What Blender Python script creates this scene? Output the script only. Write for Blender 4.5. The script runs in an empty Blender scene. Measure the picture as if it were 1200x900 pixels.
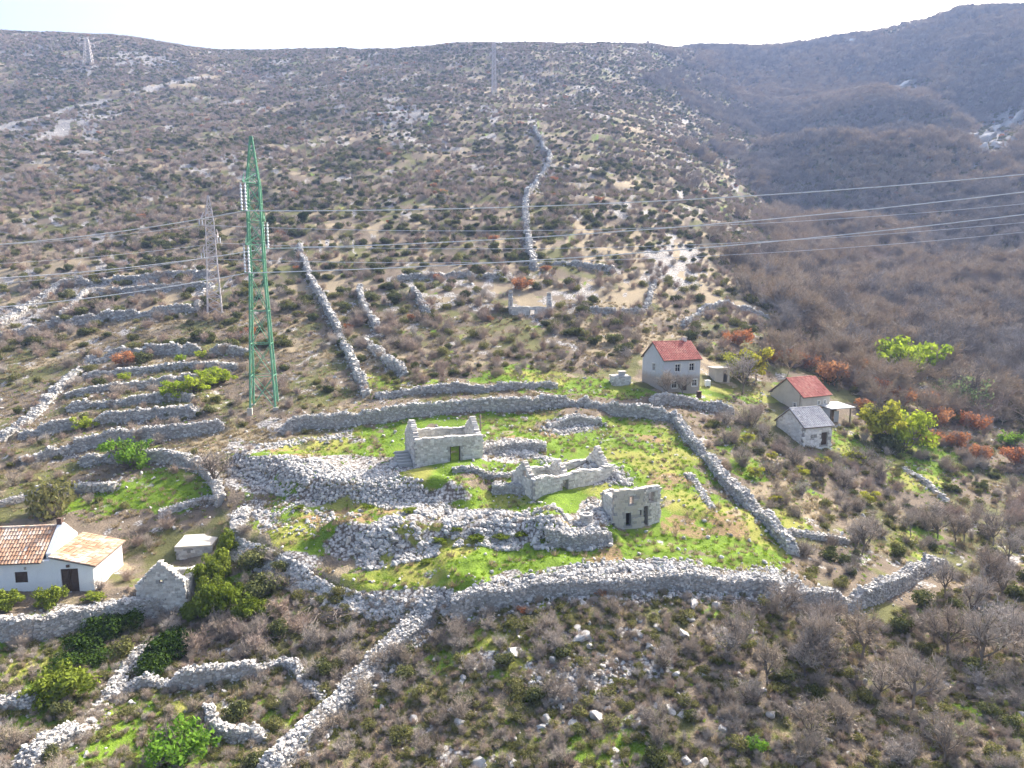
import bpy, math, random
import numpy as np
from mathutils import Vector, Matrix
random.seed(7); RNG = np.random.default_rng(7)
SC = bpy.context.scene
COL = SC.collection
R = math.radians

# ------------------------------------------------------------------ camera, sky, sun, exposure
F, PITCH, CAMZ = 811.0, R(8.0), 40.0
cam = bpy.data.cameras.new('camera'); cam_o = bpy.data.objects.new('camera', cam); COL.objects.link(cam_o)
cam.sensor_width = 36.0; cam.lens = 36.0 * F / 1200.0; cam.clip_start = 0.5; cam.clip_end = 6000
cam_o.location = (0, 0, CAMZ); cam_o.rotation_euler = (math.pi / 2 - PITCH, 0, 0)
SC.camera = cam_o
SUN_EL, SUN_AZ = R(36), R(40)
world = bpy.data.worlds.new('World'); SC.world = world; world.use_nodes = True
wn = world.node_tree; wn.nodes.clear()
sky = wn.nodes.new('ShaderNodeTexSky'); sky.sky_type = 'NISHITA'; sky.sun_disc = False
sky.sun_elevation = SUN_EL; sky.sun_rotation = SUN_AZ; sky.altitude = 200
sky.air_density = 1.0; sky.dust_density = 7.0; sky.ozone_density = 1.0
bg = wn.nodes.new('ShaderNodeBackground'); bg.inputs[1].default_value = 0.15
wo = wn.nodes.new('ShaderNodeOutputWorld')
wn.links.new(sky.outputs[0], bg.inputs[0]); wn.links.new(bg.outputs[0], wo.inputs[0])
sl = bpy.data.lights.new('sun', 'SUN'); sl.energy = 5.0; sl.angle = R(0.6); sl.color = (1.0, 0.93, 0.83)
so = bpy.data.objects.new('sun', sl); COL.objects.link(so)
S = Vector((math.sin(SUN_AZ) * math.cos(SUN_EL), math.cos(SUN_AZ) * math.cos(SUN_EL), math.sin(SUN_EL)))
so.rotation_euler = S.to_track_quat('Z', 'Y').to_euler(); so.location = (60, 60, 300)
vs = SC.view_settings; vs.view_transform = 'Standard'; vs.look = 'None'; vs.gamma = 1.0; vs.use_curve_mapping = False
vs.exposure = 1.45
SC.render.engine = 'CYCLES'
cy = SC.cycles
cy.max_bounces = 4; cy.diffuse_bounces = 2; cy.glossy_bounces = 1; cy.transmission_bounces = 2
cy.transparent_max_bounces = 4; cy.volume_bounces = 0; cy.use_denoising = True; cy.use_adaptive_sampling = True; cy.adaptive_threshold = 0.03
cy.sample_clamp_indirect = 4.0; cy.caustics_reflective = False; cy.caustics_refractive = False

# ------------------------------------------------------------------ helpers: tags, meshes, noise
def tag(o, label=None, cat=None, group=None, kind=None):
    if label: o['label'] = label
    if cat: o['category'] = cat
    if group: o['group'] = group
    if kind: o['kind'] = kind
    return o
def empty(name, loc=(0, 0, 0), rz=0.0):
    o = bpy.data.objects.new(name, None); COL.objects.link(o); o.location = loc; o.rotation_euler = (0, 0, rz)
    o.empty_display_size = 0.2
    return o
def mesh_np(name, V, Fc, mats=(), mi=None, attrs=None, smooth=False):
    """V (N,3), Fc (M,k) or list of such arrays"""
    me = bpy.data.meshes.new(name)
    Fl = Fc if isinstance(Fc, list) else [Fc]
    Fl = [np.asarray(f, dtype=np.int32) for f in Fl if len(f)]
    V = np.asarray(V, dtype=np.float32)
    me.vertices.add(len(V)); me.vertices.foreach_set('co', V.ravel())
    loops = np.concatenate([f.ravel() for f in Fl])
    counts = np.concatenate([np.full(len(f), f.shape[1], np.int32) for f in Fl])
    starts = np.concatenate([[0], np.cumsum(counts)[:-1]]).astype(np.int32)
    me.loops.add(len(loops)); me.loops.foreach_set('vertex_index', loops)
    me.polygons.add(len(counts)); me.polygons.foreach_set('loop_start', starts)
    if mi is not None: me.polygons.foreach_set('material_index', np.asarray(mi, np.int32))
    me.polygons.foreach_set('use_smooth', np.full(len(counts), smooth, bool))
    for k, a in (attrs or {}).items():
        a = np.asarray(a, np.float32)
        if a.ndim == 1:
            at = me.attributes.new(k, 'FLOAT', 'POINT'); at.data.foreach_set('value', a)
        else:
            if a.shape[1] == 3: a = np.concatenate([a, np.ones((len(a), 1), np.float32)], 1)
            at = me.attributes.new(k, 'FLOAT_COLOR', 'POINT'); at.data.foreach_set('color', a.ravel())
    for m in mats: me.materials.append(m)
    me.update(calc_edges=True); me.validate()
    return me
def link(name, me, parent=None, loc=None):
    o = bpy.data.objects.new(name, me); COL.objects.link(o)
    if parent is not None: o.parent = parent
    if loc is not None: o.location = loc
    return o
def _h(ix, iy, s):
    n = (ix.astype(np.int64) * 374761393 + iy.astype(np.int64) * 668265263 + s * 974634777) & 0x7fffffff
    n = ((n ^ (n >> 13)) * 1274126177) & 0x7fffffff
    return ((n ^ (n >> 16)) & 0xffff) / 65535.0
def vnoise(x, y, s=0):
    x = np.asarray(x, float); y = np.asarray(y, float)
    ix = np.floor(x); iy = np.floor(y); fx = x - ix; fy = y - iy
    fx = fx * fx * fx * (fx * (fx * 6 - 15) + 10); fy = fy * fy * fy * (fy * (fy * 6 - 15) + 10)
    a = _h(ix, iy, s); b = _h(ix + 1, iy, s); c = _h(ix, iy + 1, s); d = _h(ix + 1, iy + 1, s)
    return (a * (1 - fx) + b * fx) * (1 - fy) + (c * (1 - fx) + d * fx) * fy
_RC = [(math.cos(.6 + 1.1 * i), math.sin(.6 + 1.1 * i)) for i in range(7)]
def fbm(x, y, s=0, oct=4, gain=0.5):
    v = 0; amp = 1; tot = 0
    for i in range(oct):
        v = v + amp * vnoise((x * _RC[i % 7][0] - y * _RC[i % 7][1]) * 2 ** i + 17.3 * i, (x * _RC[i % 7][1] + y * _RC[i % 7][0]) * 2 ** i - 9.1 * i, s + i); tot += amp; amp *= gain
    return v / tot
def sstep(a, b, x):
    t = np.clip((x - a) / (b - a), 0, 1); return t * t * (3 - 2 * t)

# ------------------------------------------------------------------ terrain
def k_of_v(v):
    up = (450.0 - v) / F
    return (-math.sin(PITCH) + up * math.cos(PITCH)) / (math.cos(PITCH) + up * math.sin(PITCH))
def a_of(u, v):
    up = (450.0 - v) / F
    return ((u - 600.0) / F) / (math.cos(PITCH) + up * math.sin(PITCH))
CP = []
for v, row in {
    900: [(-250, 41), (0, 40), (300, 41), (600, 40), (900, 39), (1200, 38), (1450, 38)],
    800: [(0, 48), (300, 49), (600, 47), (900, 46), (1200, 46)],
    720: [(-250, 58), (0, 56), (200, 58), (400, 57), (600, 54), (800, 53), (1000, 56), (1200, 58), (1450, 58)],
    665: [(60, 63), (300, 62), (600, 60), (800, 60), (930, 62), (1150, 70)],
    600: [(-250, 76), (100, 75), (400, 70), (600, 69), (800, 70), (930, 74), (1100, 84), (1450, 88)],
    540: [(0, 89), (250, 84), (500, 80), (700, 80), (850, 84), (1000, 95), (1200, 104)],
    485: [(-250, 108), (0, 105), (300, 99), (500, 95), (700, 96), (800, 98), (960, 110), (1200, 130), (1450, 135)],
    440: [(50, 121), (300, 114), (600, 109), (780, 113), (1000, 133), (1200, 155)],
    400: [(-250, 145), (50, 140), (300, 130), (600, 126), (800, 133), (1000, 162), (1200, 182), (1450, 185)],
    350: [(50, 165), (300, 156), (600, 150), (850, 165), (1000, 225), (1200, 217)],
    300: [(-250, 205), (50, 200), (300, 190), (600, 185), (800, 200), (970, 300), (1100, 285), (1200, 262), (1450, 240)],
    250: [(50, 250), (300, 242), (600, 236), (800, 260), (940, 390), (1050, 360), (1200, 315)],
    200: [(-250, 330), (50, 320), (300, 312), (600, 306), (780, 335), (920, 490), (1050, 440), (1200, 385), (1450, 330)],
    150: [(50, 420), (300, 410), (600, 402), (750, 440), (900, 620), (1050, 550), (1200, 480)],
    100: [(-250, 560), (50, 550), (300, 565), (600, 545), (750, 600), (890, 770), (1050, 680), (1200, 590), (1450, 480)],
}.items():
    for u, Y in row: CP.append((a_of(u, v), math.log(Y), k_of_v(v)))
RIDGE = [(-250, 26, 740), (0, 36, 760), (150, 45, 770), (350, 58, 760), (560, 51, 740), (750, 49, 800), (870, 54, 900), (980, 48, 850),
         (1060, 33, 820), (1130, 11, 800), (1200, 12, 740), (1450, 5, 620)]
for u, v, Y in RIDGE:
    CP.append((a_of(u, v), math.log(Y), k_of_v(v)))
    CP.append((a_of(u, v), math.log(Y * 1.25), k_of_v(v) - 0.05)); CP.append((a_of(u, v), math.log(Y * 2.2), k_of_v(v) - 0.19))
CP = np.array(CP); CP[:, 0] *= 1.6
def tps_phi(d2): return np.where(d2 > 0, d2 * np.log(np.maximum(d2, 1e-12)) * 0.5, 0)
_n = len(CP)
_A = np.zeros((_n + 3, _n + 3)); _d2 = ((CP[:, None, :2] - CP[None, :, :2]) ** 2).sum(-1)
_A[:_n, :_n] = tps_phi(_d2) + np.eye(_n) * 0.002
_P = np.c_[np.ones(_n), CP[:, :2]]; _A[:_n, _n:] = _P; _A[_n:, :_n] = _P.T
_w = np.linalg.solve(_A, np.r_[CP[:, 2], 0, 0, 0])
def tps(a, b):
    q = np.stack([a.ravel() * 1.6, b.ravel()], 1); out = np.empty(len(q))
    for i in range(0, len(q), 20000):
        s = q[i:i + 20000]; d2 = ((s[:, None] - CP[None, :, :2]) ** 2).sum(-1)
        out[i:i + 20000] = tps_phi(d2) @ _w[:_n] + _w[_n] + s @ _w[_n + 1:]
    return out.reshape(a.shape)
Y0 = 37.0
YR = np.concatenate([np.linspace(-80, 30, 12), np.exp(np.arange(math.log(33), math.log(150), 0.0058)),
                     np.exp(np.arange(math.log(150), math.log(950), 0.011)), np.exp(np.arange(math.log(950), math.log(2600), 0.04))])
AC = np.concatenate([np.linspace(-2.6, -1.0, 26)[:-1], np.linspace(-1.0, 1.0, 680), np.linspace(1.0, 2.6, 26)[1:]])
GY, GA = np.meshgrid(YR, AC, indexing='ij')
GX = GA * np.maximum(GY, Y0)
# coarse tps then bilinear upsample
_yc = np.exp(np.linspace(math.log(Y0), math.log(2600), 130)); _ac = np.linspace(-2.6, 2.6, 150)
_T = tps(*np.meshgrid(np.clip(_ac, -1.15, 1.15), np.log(_yc), indexing='xy'))
def bil(G, fi, fj):
    i = np.clip(np.floor(fi).astype(int), 0, G.shape[0] - 2); j = np.clip(np.floor(fj).astype(int), 0, G.shape[1] - 2)
    s = np.clip(fi - i, 0, 1); t = np.clip(fj - j, 0, 1)
    return (G[i, j] * (1 - t) + G[i, j + 1] * t) * (1 - s) + (G[i + 1, j] * (1 - t) + G[i + 1, j + 1] * t) * s
_ly = np.log(np.maximum(GY, Y0))
_fi = (_ly - math.log(Y0)) / (math.log(2600) - math.log(Y0)) * 129; _fj = (GA + 2.6) / 5.2 * 149
GZ = bil(_T, _fi, _fj) * np.maximum(GY, Y0) + CAMZ
GZ -= np.maximum(Y0 - GY, 0) * 0.12
far = sstep(110, 260, GY)
GZ += far * ((fbm(GX / 90, GY / 90, 3, 4) - 0.5) * 9 * sstep(150, 500, GY) + (fbm(GX / 22, GY / 22, 5, 4) - 0.5) * 3.0)
_spur = np.abs(fbm(GX / 120, GY / 190, 15, 3) - .5) * 2
GZ += sstep(230, 420, GY) * (1 - sstep(560, 740, GY)) * sstep(.22, .48, GA) * (_spur - .25) * 50
_ph = GZ / 8.5 + fbm(GX / 55, GY / 55, 18, 3) * 2.5; _fr = _ph - np.floor(_ph)
GZ += far * (1 - sstep(500, 800, GY)) * 2.2 * (sstep(0, .3, _fr) - _fr) * sstep(.35, .6, fbm(GX / 40, GY / 40, 19, 3))
near = 1 - sstep(130, 220, GY)
GZ += near * ((fbm(GX / 7, GY / 7, 9, 3) - 0.5) * 0.9 + (fbm(GX / 1.6, GY / 1.6, 11, 3) - 0.5) * 0.30)
def Hq(x, y):
    x = np.asarray(x, float); y = np.asarray(y, float)
    return bil(GZ, np.interp(y, YR, np.arange(len(YR))), np.interp(x / np.maximum(y, Y0), AC, np.arange(len(AC))))
_ym = np.exp(np.linspace(math.log(Y0), math.log(1500), 1400))
def gp(u, v, up=0.0):
    """where the sight line through a photograph point meets the ground -> world x, y, z"""
    a, k = a_of(u, v), k_of_v(v)
    h = Hq(a * _ym, _ym) + up - (CAMZ + k * _ym)
    w = np.where(h >= 0)[0]
    if len(w) == 0: y = 900.0
    elif w[0] == 0: y = _ym[0]
    else:
        i = w[0]; t = h[i - 1] / (h[i - 1] - h[i]); y = _ym[i - 1] + t * (_ym[i] - _ym[i - 1])
    return np.array([a * y, y, float(Hq(a * y, y))])
def gpl(pts): return np.array([gp(u, v) for u, v in pts])
def proj(P):
    P = np.asarray(P, float); x, y, z = P[..., 0], P[..., 1], P[..., 2] - CAMZ
    d = y * math.cos(PITCH) - z * math.sin(PITCH); up = y * math.sin(PITCH) + z * math.cos(PITCH)
    d = np.where(d > 0.1, d, 0.1)
    return 600 + F * x / d, 450 - F * up / d
def pxm(p):
    """photograph pixels per metre at a world point"""
    return F / (p[1] * math.cos(PITCH) - (p[2] - CAMZ) * math.sin(PITCH))

# ------------------------------------------------------------------ terraces: (line of the wall foot, rise, reach behind, width of the riser)
def seg_dist(px, py, L):
    best = np.full(px.shape, 1e9); sd = np.zeros(px.shape); over = np.zeros(px.shape)
    n = len(L) - 1
    for i in range(n):
        ax, ay = L[i, :2]; bx, by = L[i + 1, :2]; dx, dy = bx - ax, by - ay; l2 = dx * dx + dy * dy + 1e-9
        t0 = ((px - ax) * dx + (py - ay) * dy) / l2; t = np.clip(t0, 0, 1)
        ex, ey = px - ax - t * dx, py - ay - t * dy; d = np.hypot(ex, ey)
        s = (dx * (py - ay) - dy * (px - ax)) / math.sqrt(l2)
        o = np.zeros(px.shape)
        if i == 0: o = np.maximum(-t0, 0) * math.sqrt(l2)
        if i == n - 1: o = np.maximum(o, np.maximum(t0 - 1, 0) * math.sqrt(l2))
        m = d < best
        best = np.where(m, d, best); sd = np.where(m, np.where(s >= 0, d, -d), sd); over = np.where(m, o, over)
    return best, sd, over
def add_step(L, h, reach, ramp):
    global GZ
    pad = reach * 4
    m = (GX > L[:, 0].min() - pad) & (GX < L[:, 0].max() + pad) & (GY > L[:, 1].min() - pad) & (GY < L[:, 1].max() + pad)
    if not m.any(): return
    mid = L[len(L) // 2]; d = L[min(len(L) // 2 + 1, len(L) - 1)] - L[len(L) // 2 - 1]
    nrm = np.array([-d[1], d[0]]) / (np.hypot(d[0], d[1]) + 1e-9)
    sgn = 1 if Hq(mid[0] + nrm[0] * 3, mid[1] + nrm[1] * 3) >= Hq(mid[0] - nrm[0] * 3, mid[1] - nrm[1] * 3) else -1
    _, sd, ov = seg_dist(GX[m], GY[m], L); sd = sd * sgn
    hv = h * (0.62 + .76 * fbm(GX[m] / 4.2, GY[m] / 4.2, 47, 3)) if h > 1.1 else h
    f = hv * sstep(0, ramp, sd) * np.exp(-(np.maximum(sd, 0) / reach) ** 2) * np.exp(-(ov / 1.2) ** 2)
    GZ[m] += f
def add_berm(L, h, half):
    global GZ
    pad = half * 2
    m = (GX > L[:, 0].min() - pad) & (GX < L[:, 0].max() + pad) & (GY > L[:, 1].min() - pad) & (GY < L[:, 1].max() + pad)
    d, _, _ = seg_dist(GX[m], GY[m], L)
    GZ[m] += h * (1 - sstep(0, half, d)) * (0.75 + 0.5 * vnoise(GX[m] / 1.3, GY[m] / 1.3, 40))
# ------------------------------------------------------------------ dry stone wall lines as (label, foot line in the photograph, height, width, terrace rise behind)
WALLS = [
 ('long grey dry stone wall along the uphill edge of the ruined hamlet', [(328, 512), (352, 506), (400, 502), (440, 497), (480, 489), (540, 484), (600, 483), (700, 485), (760, 490), (800, 497)], 1.75, 0.9, 0.5),
 ('short retaining wall above the hamlet wall, below the bushy green strip', [(440, 468), (490, 465), (543, 462), (600, 459), (653, 458)], 1.2, 0.7, 0.7),
 ('straight grey wall descending the hamlet edge towards the grey-roofed barn side', [(792, 494), (812, 524), (845, 560), (880, 596), (912, 632), (934, 656)], 1.25, 1.2, 0),
 ('curved wall running out from the terrace corner into bare woodland', [(905, 712), (960, 716), (1010, 712), (1050, 697), (1080, 677), (1108, 663)], 1.7, 1.0, 0.2),
 ('long thick wall climbing past the green pylon beside a worn track', [(350, 292), (360, 322), (378, 355), (394, 388), (408, 418), (428, 468)], 1.7, 1.3, 0),
 ('thin winding wall climbing the hillside towards the lattice mast', [(626, 152), (634, 168), (645, 185), (642, 200), (630, 214), (618, 230), (615, 252), (618, 272), (621, 298), (627, 318)], 2.2, 1.6, 0),
 ('curved enclosure wall on the rise above the twin barns', [(800, 385), (828, 364), (850, 359), (883, 367), (930, 385)], 1.3, 0.9, 0.3),
 ('broken wall running down past a rust bush above the hamlet', [(420, 340), (424, 355), (428, 370), (442, 390)], 1.6, 1.2, 0),
 ('broken wall descending onto the bushy strip above the hamlet', [(427, 402), (440, 416), (452, 428), (474, 444)], 1.6, 1.2, 0),
 ('short stub of wall among brown scrub beside the roofless hill ruin', [(482, 343), (492, 356), (502, 370)], 1.5, 1.2, 0),
 ('low terrace wall at the foot of the winding hillside wall', [(628, 312), (660, 311), (690, 315), (722, 320)], 1.4, 0.8, 0.5),
 ('low terrace wall in scrub between the track and the winding wall', [(462, 330), (500, 327), (545, 325), (590, 328)], 1.3, 0.8, 0.4),
 ('low terrace wall beside the roofless hill ruin', [(690, 366), (720, 369), (756, 368)], 1.2, 0.8, 0.4),
 ('wall stub standing up the pale slope above the red-roofed house', [(757, 366), (762, 350), (768, 332)], 1.3, 1.0, 0),
 ('topmost terrace wall under the grey mast', [(67, 338), (90, 335), (123, 332), (180, 330), (247, 326)], 1.7, 0.8, 0.8),
 ('second terrace wall below the top one under the grey mast', [(107, 348), (167, 343), (243, 338)], 1.4, 0.8, 0.7),
 ('long terrace wall ending at the foot of the grey mast', [(53, 386), (110, 378), (157, 373), (227, 366)], 1.9, 0.9, 0.9),
 ('short terrace wall cut off beside the diagonal rubble wall', [(-40, 400), (0, 395), (44, 389)], 1.6, 0.9, 0.8),
 ('broad tumbled diagonal wall rising to the topmost terrace', [(-5, 386), (27, 364), (67, 338)], 1.2, 2.2, 0),
 ('short diagonal wall linking two terraces below the top', [(72, 374), (86, 360), (100, 345)], 1.2, 1.4, 0),
 ('short diagonal wall leaning up to the grey mast', [(227, 367), (240, 350), (248, 338)], 1.3, 1.4, 0),
 ('tall terrace wall behind the rust-brown bush', [(110, 429), (147, 418), (200, 416), (233, 418)], 1.9, 0.9, 0.9),
 ('terrace wall segment behind the legs of the green pylon', [(247, 419), (270, 419), (293, 419)], 1.6, 0.9, 0.8),
 ('terrace wall just below the rust-brown bush', [(97, 447), (167, 440), (250, 434), (278, 434)], 1.1, 0.8, 0.7),
 ('terrace wall leading to the lime green saplings', [(77, 468), (133, 462), (187, 454), (232, 450)], 1.3, 0.8, 0.8),
 ('terrace wall running just below the lime green saplings', [(77, 486), (110, 480), (187, 474), (225, 474)], 1.4, 0.8, 0.8),
 ('terrace wall behind the single small lime green bush', [(20, 516), (90, 507), (133, 499), (187, 495), (232, 494)], 1.6, 0.8, 0.8),
 ('terrace wall ending at the ochre grass track', [(22, 546), (83, 532), (123, 525), (173, 520), (262, 508)], 1.7, 0.9, 0.8),
 ('rubble wall running obliquely along the ends of the terraces', [(-5, 522), (33, 498), (55, 470), (77, 450), (107, 426)], 1.2, 1.6, 0),
 ('curved retaining wall around the small green lawn', [(93, 550), (150, 544), (187, 544), (213, 548), (238, 560), (252, 578), (258, 596)], 1.6, 1.0, 0.9),
 ('low wall behind the olive tree above the white cottage', [(-30, 600), (0, 594), (33, 583), (83, 580), (133, 578)], 1.1, 0.9, 0.5),
 ('tumbled wall at the foot of the small green lawn', [(185, 610), (217, 596), (258, 588)], 1.1, 1.0, 0.2),
 ('upright stub of thick wall beside the square cistern', [(272, 648), (275, 632), (281, 612), (287, 600)], 1.4, 1.4, 0),
 ('retaining wall of the yard in front of the white cottage', [(-60, 762), (0, 757), (60, 750), (100, 740), (150, 728), (195, 722)], 1.8, 0.9, 1.5),
 ('wandering wall across the scrubby plot below the stone gable', [(130, 816), (160, 810), (200, 808), (245, 803), (290, 797), (336, 782), (346, 796), (362, 812), (380, 826)], 1.25, 0.8, 0.2),
 ('broken low wall beside the bright green leafy bush', [(240, 836), (248, 862), (262, 876), (312, 872)], 0.9, 0.8, 0),
 ('tumbled wall running down from the cottage yard corner', [(165, 766), (148, 790), (130, 814), (118, 830)], 0.6, 1.6, 0),
 ('broad tumbled wall below the cottage yard', [(98, 856), (66, 876), (36, 892), (10, 915)], 0.7, 1.8, 0),
 ('low rubble wall in the bushes below the cottage yard', [(-60, 838), (-10, 832), (40, 838)], 0.7, 1.2, 0),
 ('broad white rubble wall descending the scrub below the hamlet', [(505, 722), (482, 748), (452, 778), (420, 812), (384, 848), (344, 884), (300, 925)], 0.9, 1.7, 0),
 ('retaining wall of stacked stone holding up the lower hamlet lawn', [(528, 728), (560, 718), (600, 710), (650, 700), (700, 698), (760, 694), (820, 696), (870, 698), (912, 704)], 1.25, 1.0, 1.2),
 ('dark retaining wall ending at the red earth bank beside the well', [(640, 646), (680, 650), (716, 648)], 1.5, 0.8, 1.1),
 ('wall fragment under a stony bank beside the upper lawn', [(641, 502), (670, 500), (705, 500)], 0.9, 1.2, 0.4),
 ('low stony bank behind the doorway ruin towards the long shell', [(560, 536), (600, 532), (640, 531)], 0.8, 1.5, 0.5),
 ('low stony edge in the grass between two roofless ruins', [(530, 572), (560, 571), (590, 568), (605, 566)], 0.5, 0.7, 0.4),
 ('stone ramp heaped against the gable of the long roofless shell', [(578, 582), (600, 582), (618, 586)], 0.9, 1.6, 0.4),
 ('low stone edge along the steep grassy bank', [(806, 560), (822, 578), (838, 600)], 0.5, 0.8, 0.3),
 ('low mossy wall in the glade below the grey barn', [(925, 628), (960, 634), (995, 640)], 0.5, 0.8, 0.2),
 ('low wall in the sunny glade among bare trees', [(1060, 552), (1090, 572), (1112, 592)], 0.7, 0.9, 0.2),
 ('wall carrying the garden of the red-roofed house', [(762, 478), (800, 478), (840, 481), (860, 486)], 1.5, 0.8, 0.8),
]
# terraces made of loose rubble: foot line, rise, reach, ramp
BANKS = [
 ([(262, 560), (300, 573), (345, 590), (400, 598), (450, 600), (500, 602), (540, 606)], 1.7, 9, 2.4),
 ([(385, 662), (430, 672), (470, 664), (520, 650), (580, 646), (645, 648)], 1.5, 8, 2.6),
 ([(262, 652), (300, 668), (340, 694), (390, 712), (440, 730), (500, 730), (552, 722)], 1.35, 8, 2.0),
]
BERMS = [([(395, 640), (430, 632), (480, 630)], 0.9, 4.0), ([(700, 552), (725, 556)], 1.0, 3.0), ([(575, 522), (620, 526)], 0.5, 3.0),
         ([(660, 492), (700, 488)], 0.7, 3.0), ([(700, 640), (725, 655)], 0.5, 2.0), ([(905, 672), (940, 690)], 0.6, 3.0), ([(380, 712), (410, 720)], 0.6, 3.0)]
wall_lines = []
for lab, px, h, w, rise in WALLS:
    wall_lines.append(gpl(px))
bank_lines = [gpl(b[0]) for b in BANKS]; berm_lines = [gpl(b[0]) for b in BERMS]
for (lab, px, h, w, rise), L in zip(WALLS, wall_lines):
    if rise > 0: add_step(L, rise, 7.0, w * 0.9)
for (px, h, reach, ramp), L in zip(BANKS, bank_lines): add_step(L, h, reach, ramp)
for (px, h, half), L in zip(BERMS, berm_lines): add_berm(L, h, half)

# ------------------------------------------------------------------ ground cover zones (what grows or lies where), stored per ground point
def poly_in(u, v, P):
    r = np.zeros(np.shape(u), bool); n = len(P); j = n - 1
    for i in range(n):
        xi, yi = P[i]; xj, yj = P[j]
        c = ((yi > v) != (yj > v)) & (u < (xj - xi) * (v - yi) / (yj - yi + 1e-9) + xi); r ^= c; j = i
    return r
def ell(u, v, cu, cv, ru, rv): return 1 - sstep(0.35, 1.25, np.hypot((u - cu) / ru, (v - cv) / rv))
def poly_soft(u, v, P, e=10):
    wob = (fbm(u / 26, v / 13, 71, 3) - 0.5) * e * 3.2
    acc = 0
    for du, dv in ((0, 0), (e, 0), (-e, 0), (0, e * .5), (0, -e * .5)): acc = acc + poly_in(u + du + wob, v + dv + wob * .5, P)
    return acc / 5.0
HAMLET = [(335, 512), (420, 500), (520, 486), (600, 485), (760, 490), (800, 498), (935, 652), (900, 672), (760, 672), (640, 668), (560, 702), (450, 705), (400, 690), (330, 652), (282, 615), (268, 545)]
def zones(X, Y, Z):
    """green grass, dry straw grass, loose stone, red earth: 0..1 each"""
    u, v = proj(np.stack([X, Y, Z], -1))
    b = fbm(X / 11, Y / 11, 21, 4)
    u = u + (fbm(X / 5, Y / 5, 61, 3) - .5) * 2600 / np.maximum(Y, 40); v = v + (fbm(X / 5, Y / 5, 65, 3) - .5) * 900 / np.maximum(Y, 40)
    g = 0.70 * poly_soft(u, v, HAMLET, 5)
    gl = [(470, 448, 60, 14, .6), (600, 440, 60, 14, .8), (700, 455, 90, 14, 1), (830, 462, 50, 12, 1.1), (880, 465, 40, 10, .6), (930, 455, 30, 8, .6), (190, 575, 85, 32, 1), (110, 590, 70, 25, .7),
          (60, 800, 150, 110, .85), (150, 690, 70, 25, .6), (170, 870, 140, 60, .8), (300, 690, 60, 40, .7), (330, 830, 60, 40, .6), (440, 850, 90, 60, .45),
          (925, 600, 50, 50, .55), (990, 525, 30, 30, .9), (1080, 545, 60, 40, .9), (880, 550, 34, 24, .7), (862, 512, 24, 20, .7), (1050, 640, 70, 40, .5),
          (840, 730, 40, 60, .7), (650, 705, 30, 20, .9), (560, 760, 120, 50, .45), (1160, 820, 60, 60, .5), (700, 860, 160, 50, .35), (880, 860, 80, 50, .4), (1100, 740, 90, 40, .4), (640, 650, 90, 12, .6),
          (450, 620, 60, 12, 1.0), (380, 628, 60, 14, 1.0), (500, 672, 90, 12, 1.1), (600, 662, 80, 9, 1.1), (420, 680, 40, 8, .8), (560, 630, 70, 10, .6), (480, 588, 40, 8, .7)]
    for cu, cv, ru, rv, s in gl: g = np.maximum(g, s * ell(u, v, cu, cv, ru, rv))
    g = np.where(v < 425, np.minimum(g, .0) + 0.12, g)
    d = 0.15 + 0.30 * poly_soft(u, v, HAMLET, 5) + (0.5 - 0.22 * sstep(130, 260, Y)) * (1 - sstep(400, 470, v)) * sstep(0.35, 0.65, b)
    dl = [(265, 512, 75, 12, 1.3), (225, 528, 50, 10, 1.2), (945, 600, 40, 20, .9), (910, 575, 40, 14, .8), (790, 320, 90, 60, .9), (700, 285, 60, 40, .8), (560, 160, 120, 40, .5), (330, 200, 120, 40, .45), (100, 320, 160, 30, .7),
          (330, 370, 60, 60, .6), (860, 365, 45, 14, 1.0), (60, 722, 80, 10, 1.2), (140, 712, 50, 8, 1.1), (135, 660, 40, 30, .6), (400, 525, 60, 14, .5), (850, 470, 60, 8, .3)]
    for cu, cv, ru, rv, s in dl: d = np.maximum(d, s * ell(u, v, cu, cv, ru, rv))
    s_ = 0.14 + 0.27 * (1 - sstep(360, 430, v)) * sstep(0.40, 0.68, fbm(X / 26, Y / 26, 33, 4))
    sl_ = [(380, 548, 130, 16, 1.4), (470, 580, 80, 12, 1.1), (300, 560, 50, 20, .9), (380, 580, 70, 14, .7), (300, 600, 30, 24, .6), (340, 662, 55, 18, 1.0), (430, 702, 90, 13, 1.4), (540, 700, 90, 16, 1.2),
           (620, 680, 80, 12, 1.1), (720, 664, 110, 10, 1.1), (840, 676, 90, 10, .9), (560, 606, 130, 10, 1.2), (600, 625, 110, 16, .9), (430, 640, 60, 30, 1.0), (590, 527, 50, 16, 1.1), (690, 555, 35, 22, .9),
           (665, 500, 50, 14, .8), (330, 500, 40, 12, .8), (300, 525, 60, 12, .8), (700, 605, 30, 25, .8), (100, 715, 100, 10, .5), (20, 375, 60, 30, .7), (790, 310, 50, 40, .7), (700, 790, 150, 40, .62), (600, 770, 60, 20, .7), (800, 850, 100, 40, .6), (560, 890, 90, 20, .7), (690, 745, 50, 16, .7), (1180, 650, 40, 20, .6),
           (1165, 170, 40, 40, 1.1), (1180, 150, 60, 25, 1.1), (1060, 105, 30, 12, .9), (180, 75, 60, 16, .55), (270, 180, 80, 20, .5), (540, 135, 120, 20, .45), (430, 130, 80, 20, .45), (130, 330, 160, 30, .45)]
    for cu, cv, ru, rv, s in sl_: s_ = np.maximum(s_, s * ell(u, v, cu, cv, ru, rv))
    e = np.zeros(np.shape(X))
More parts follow.
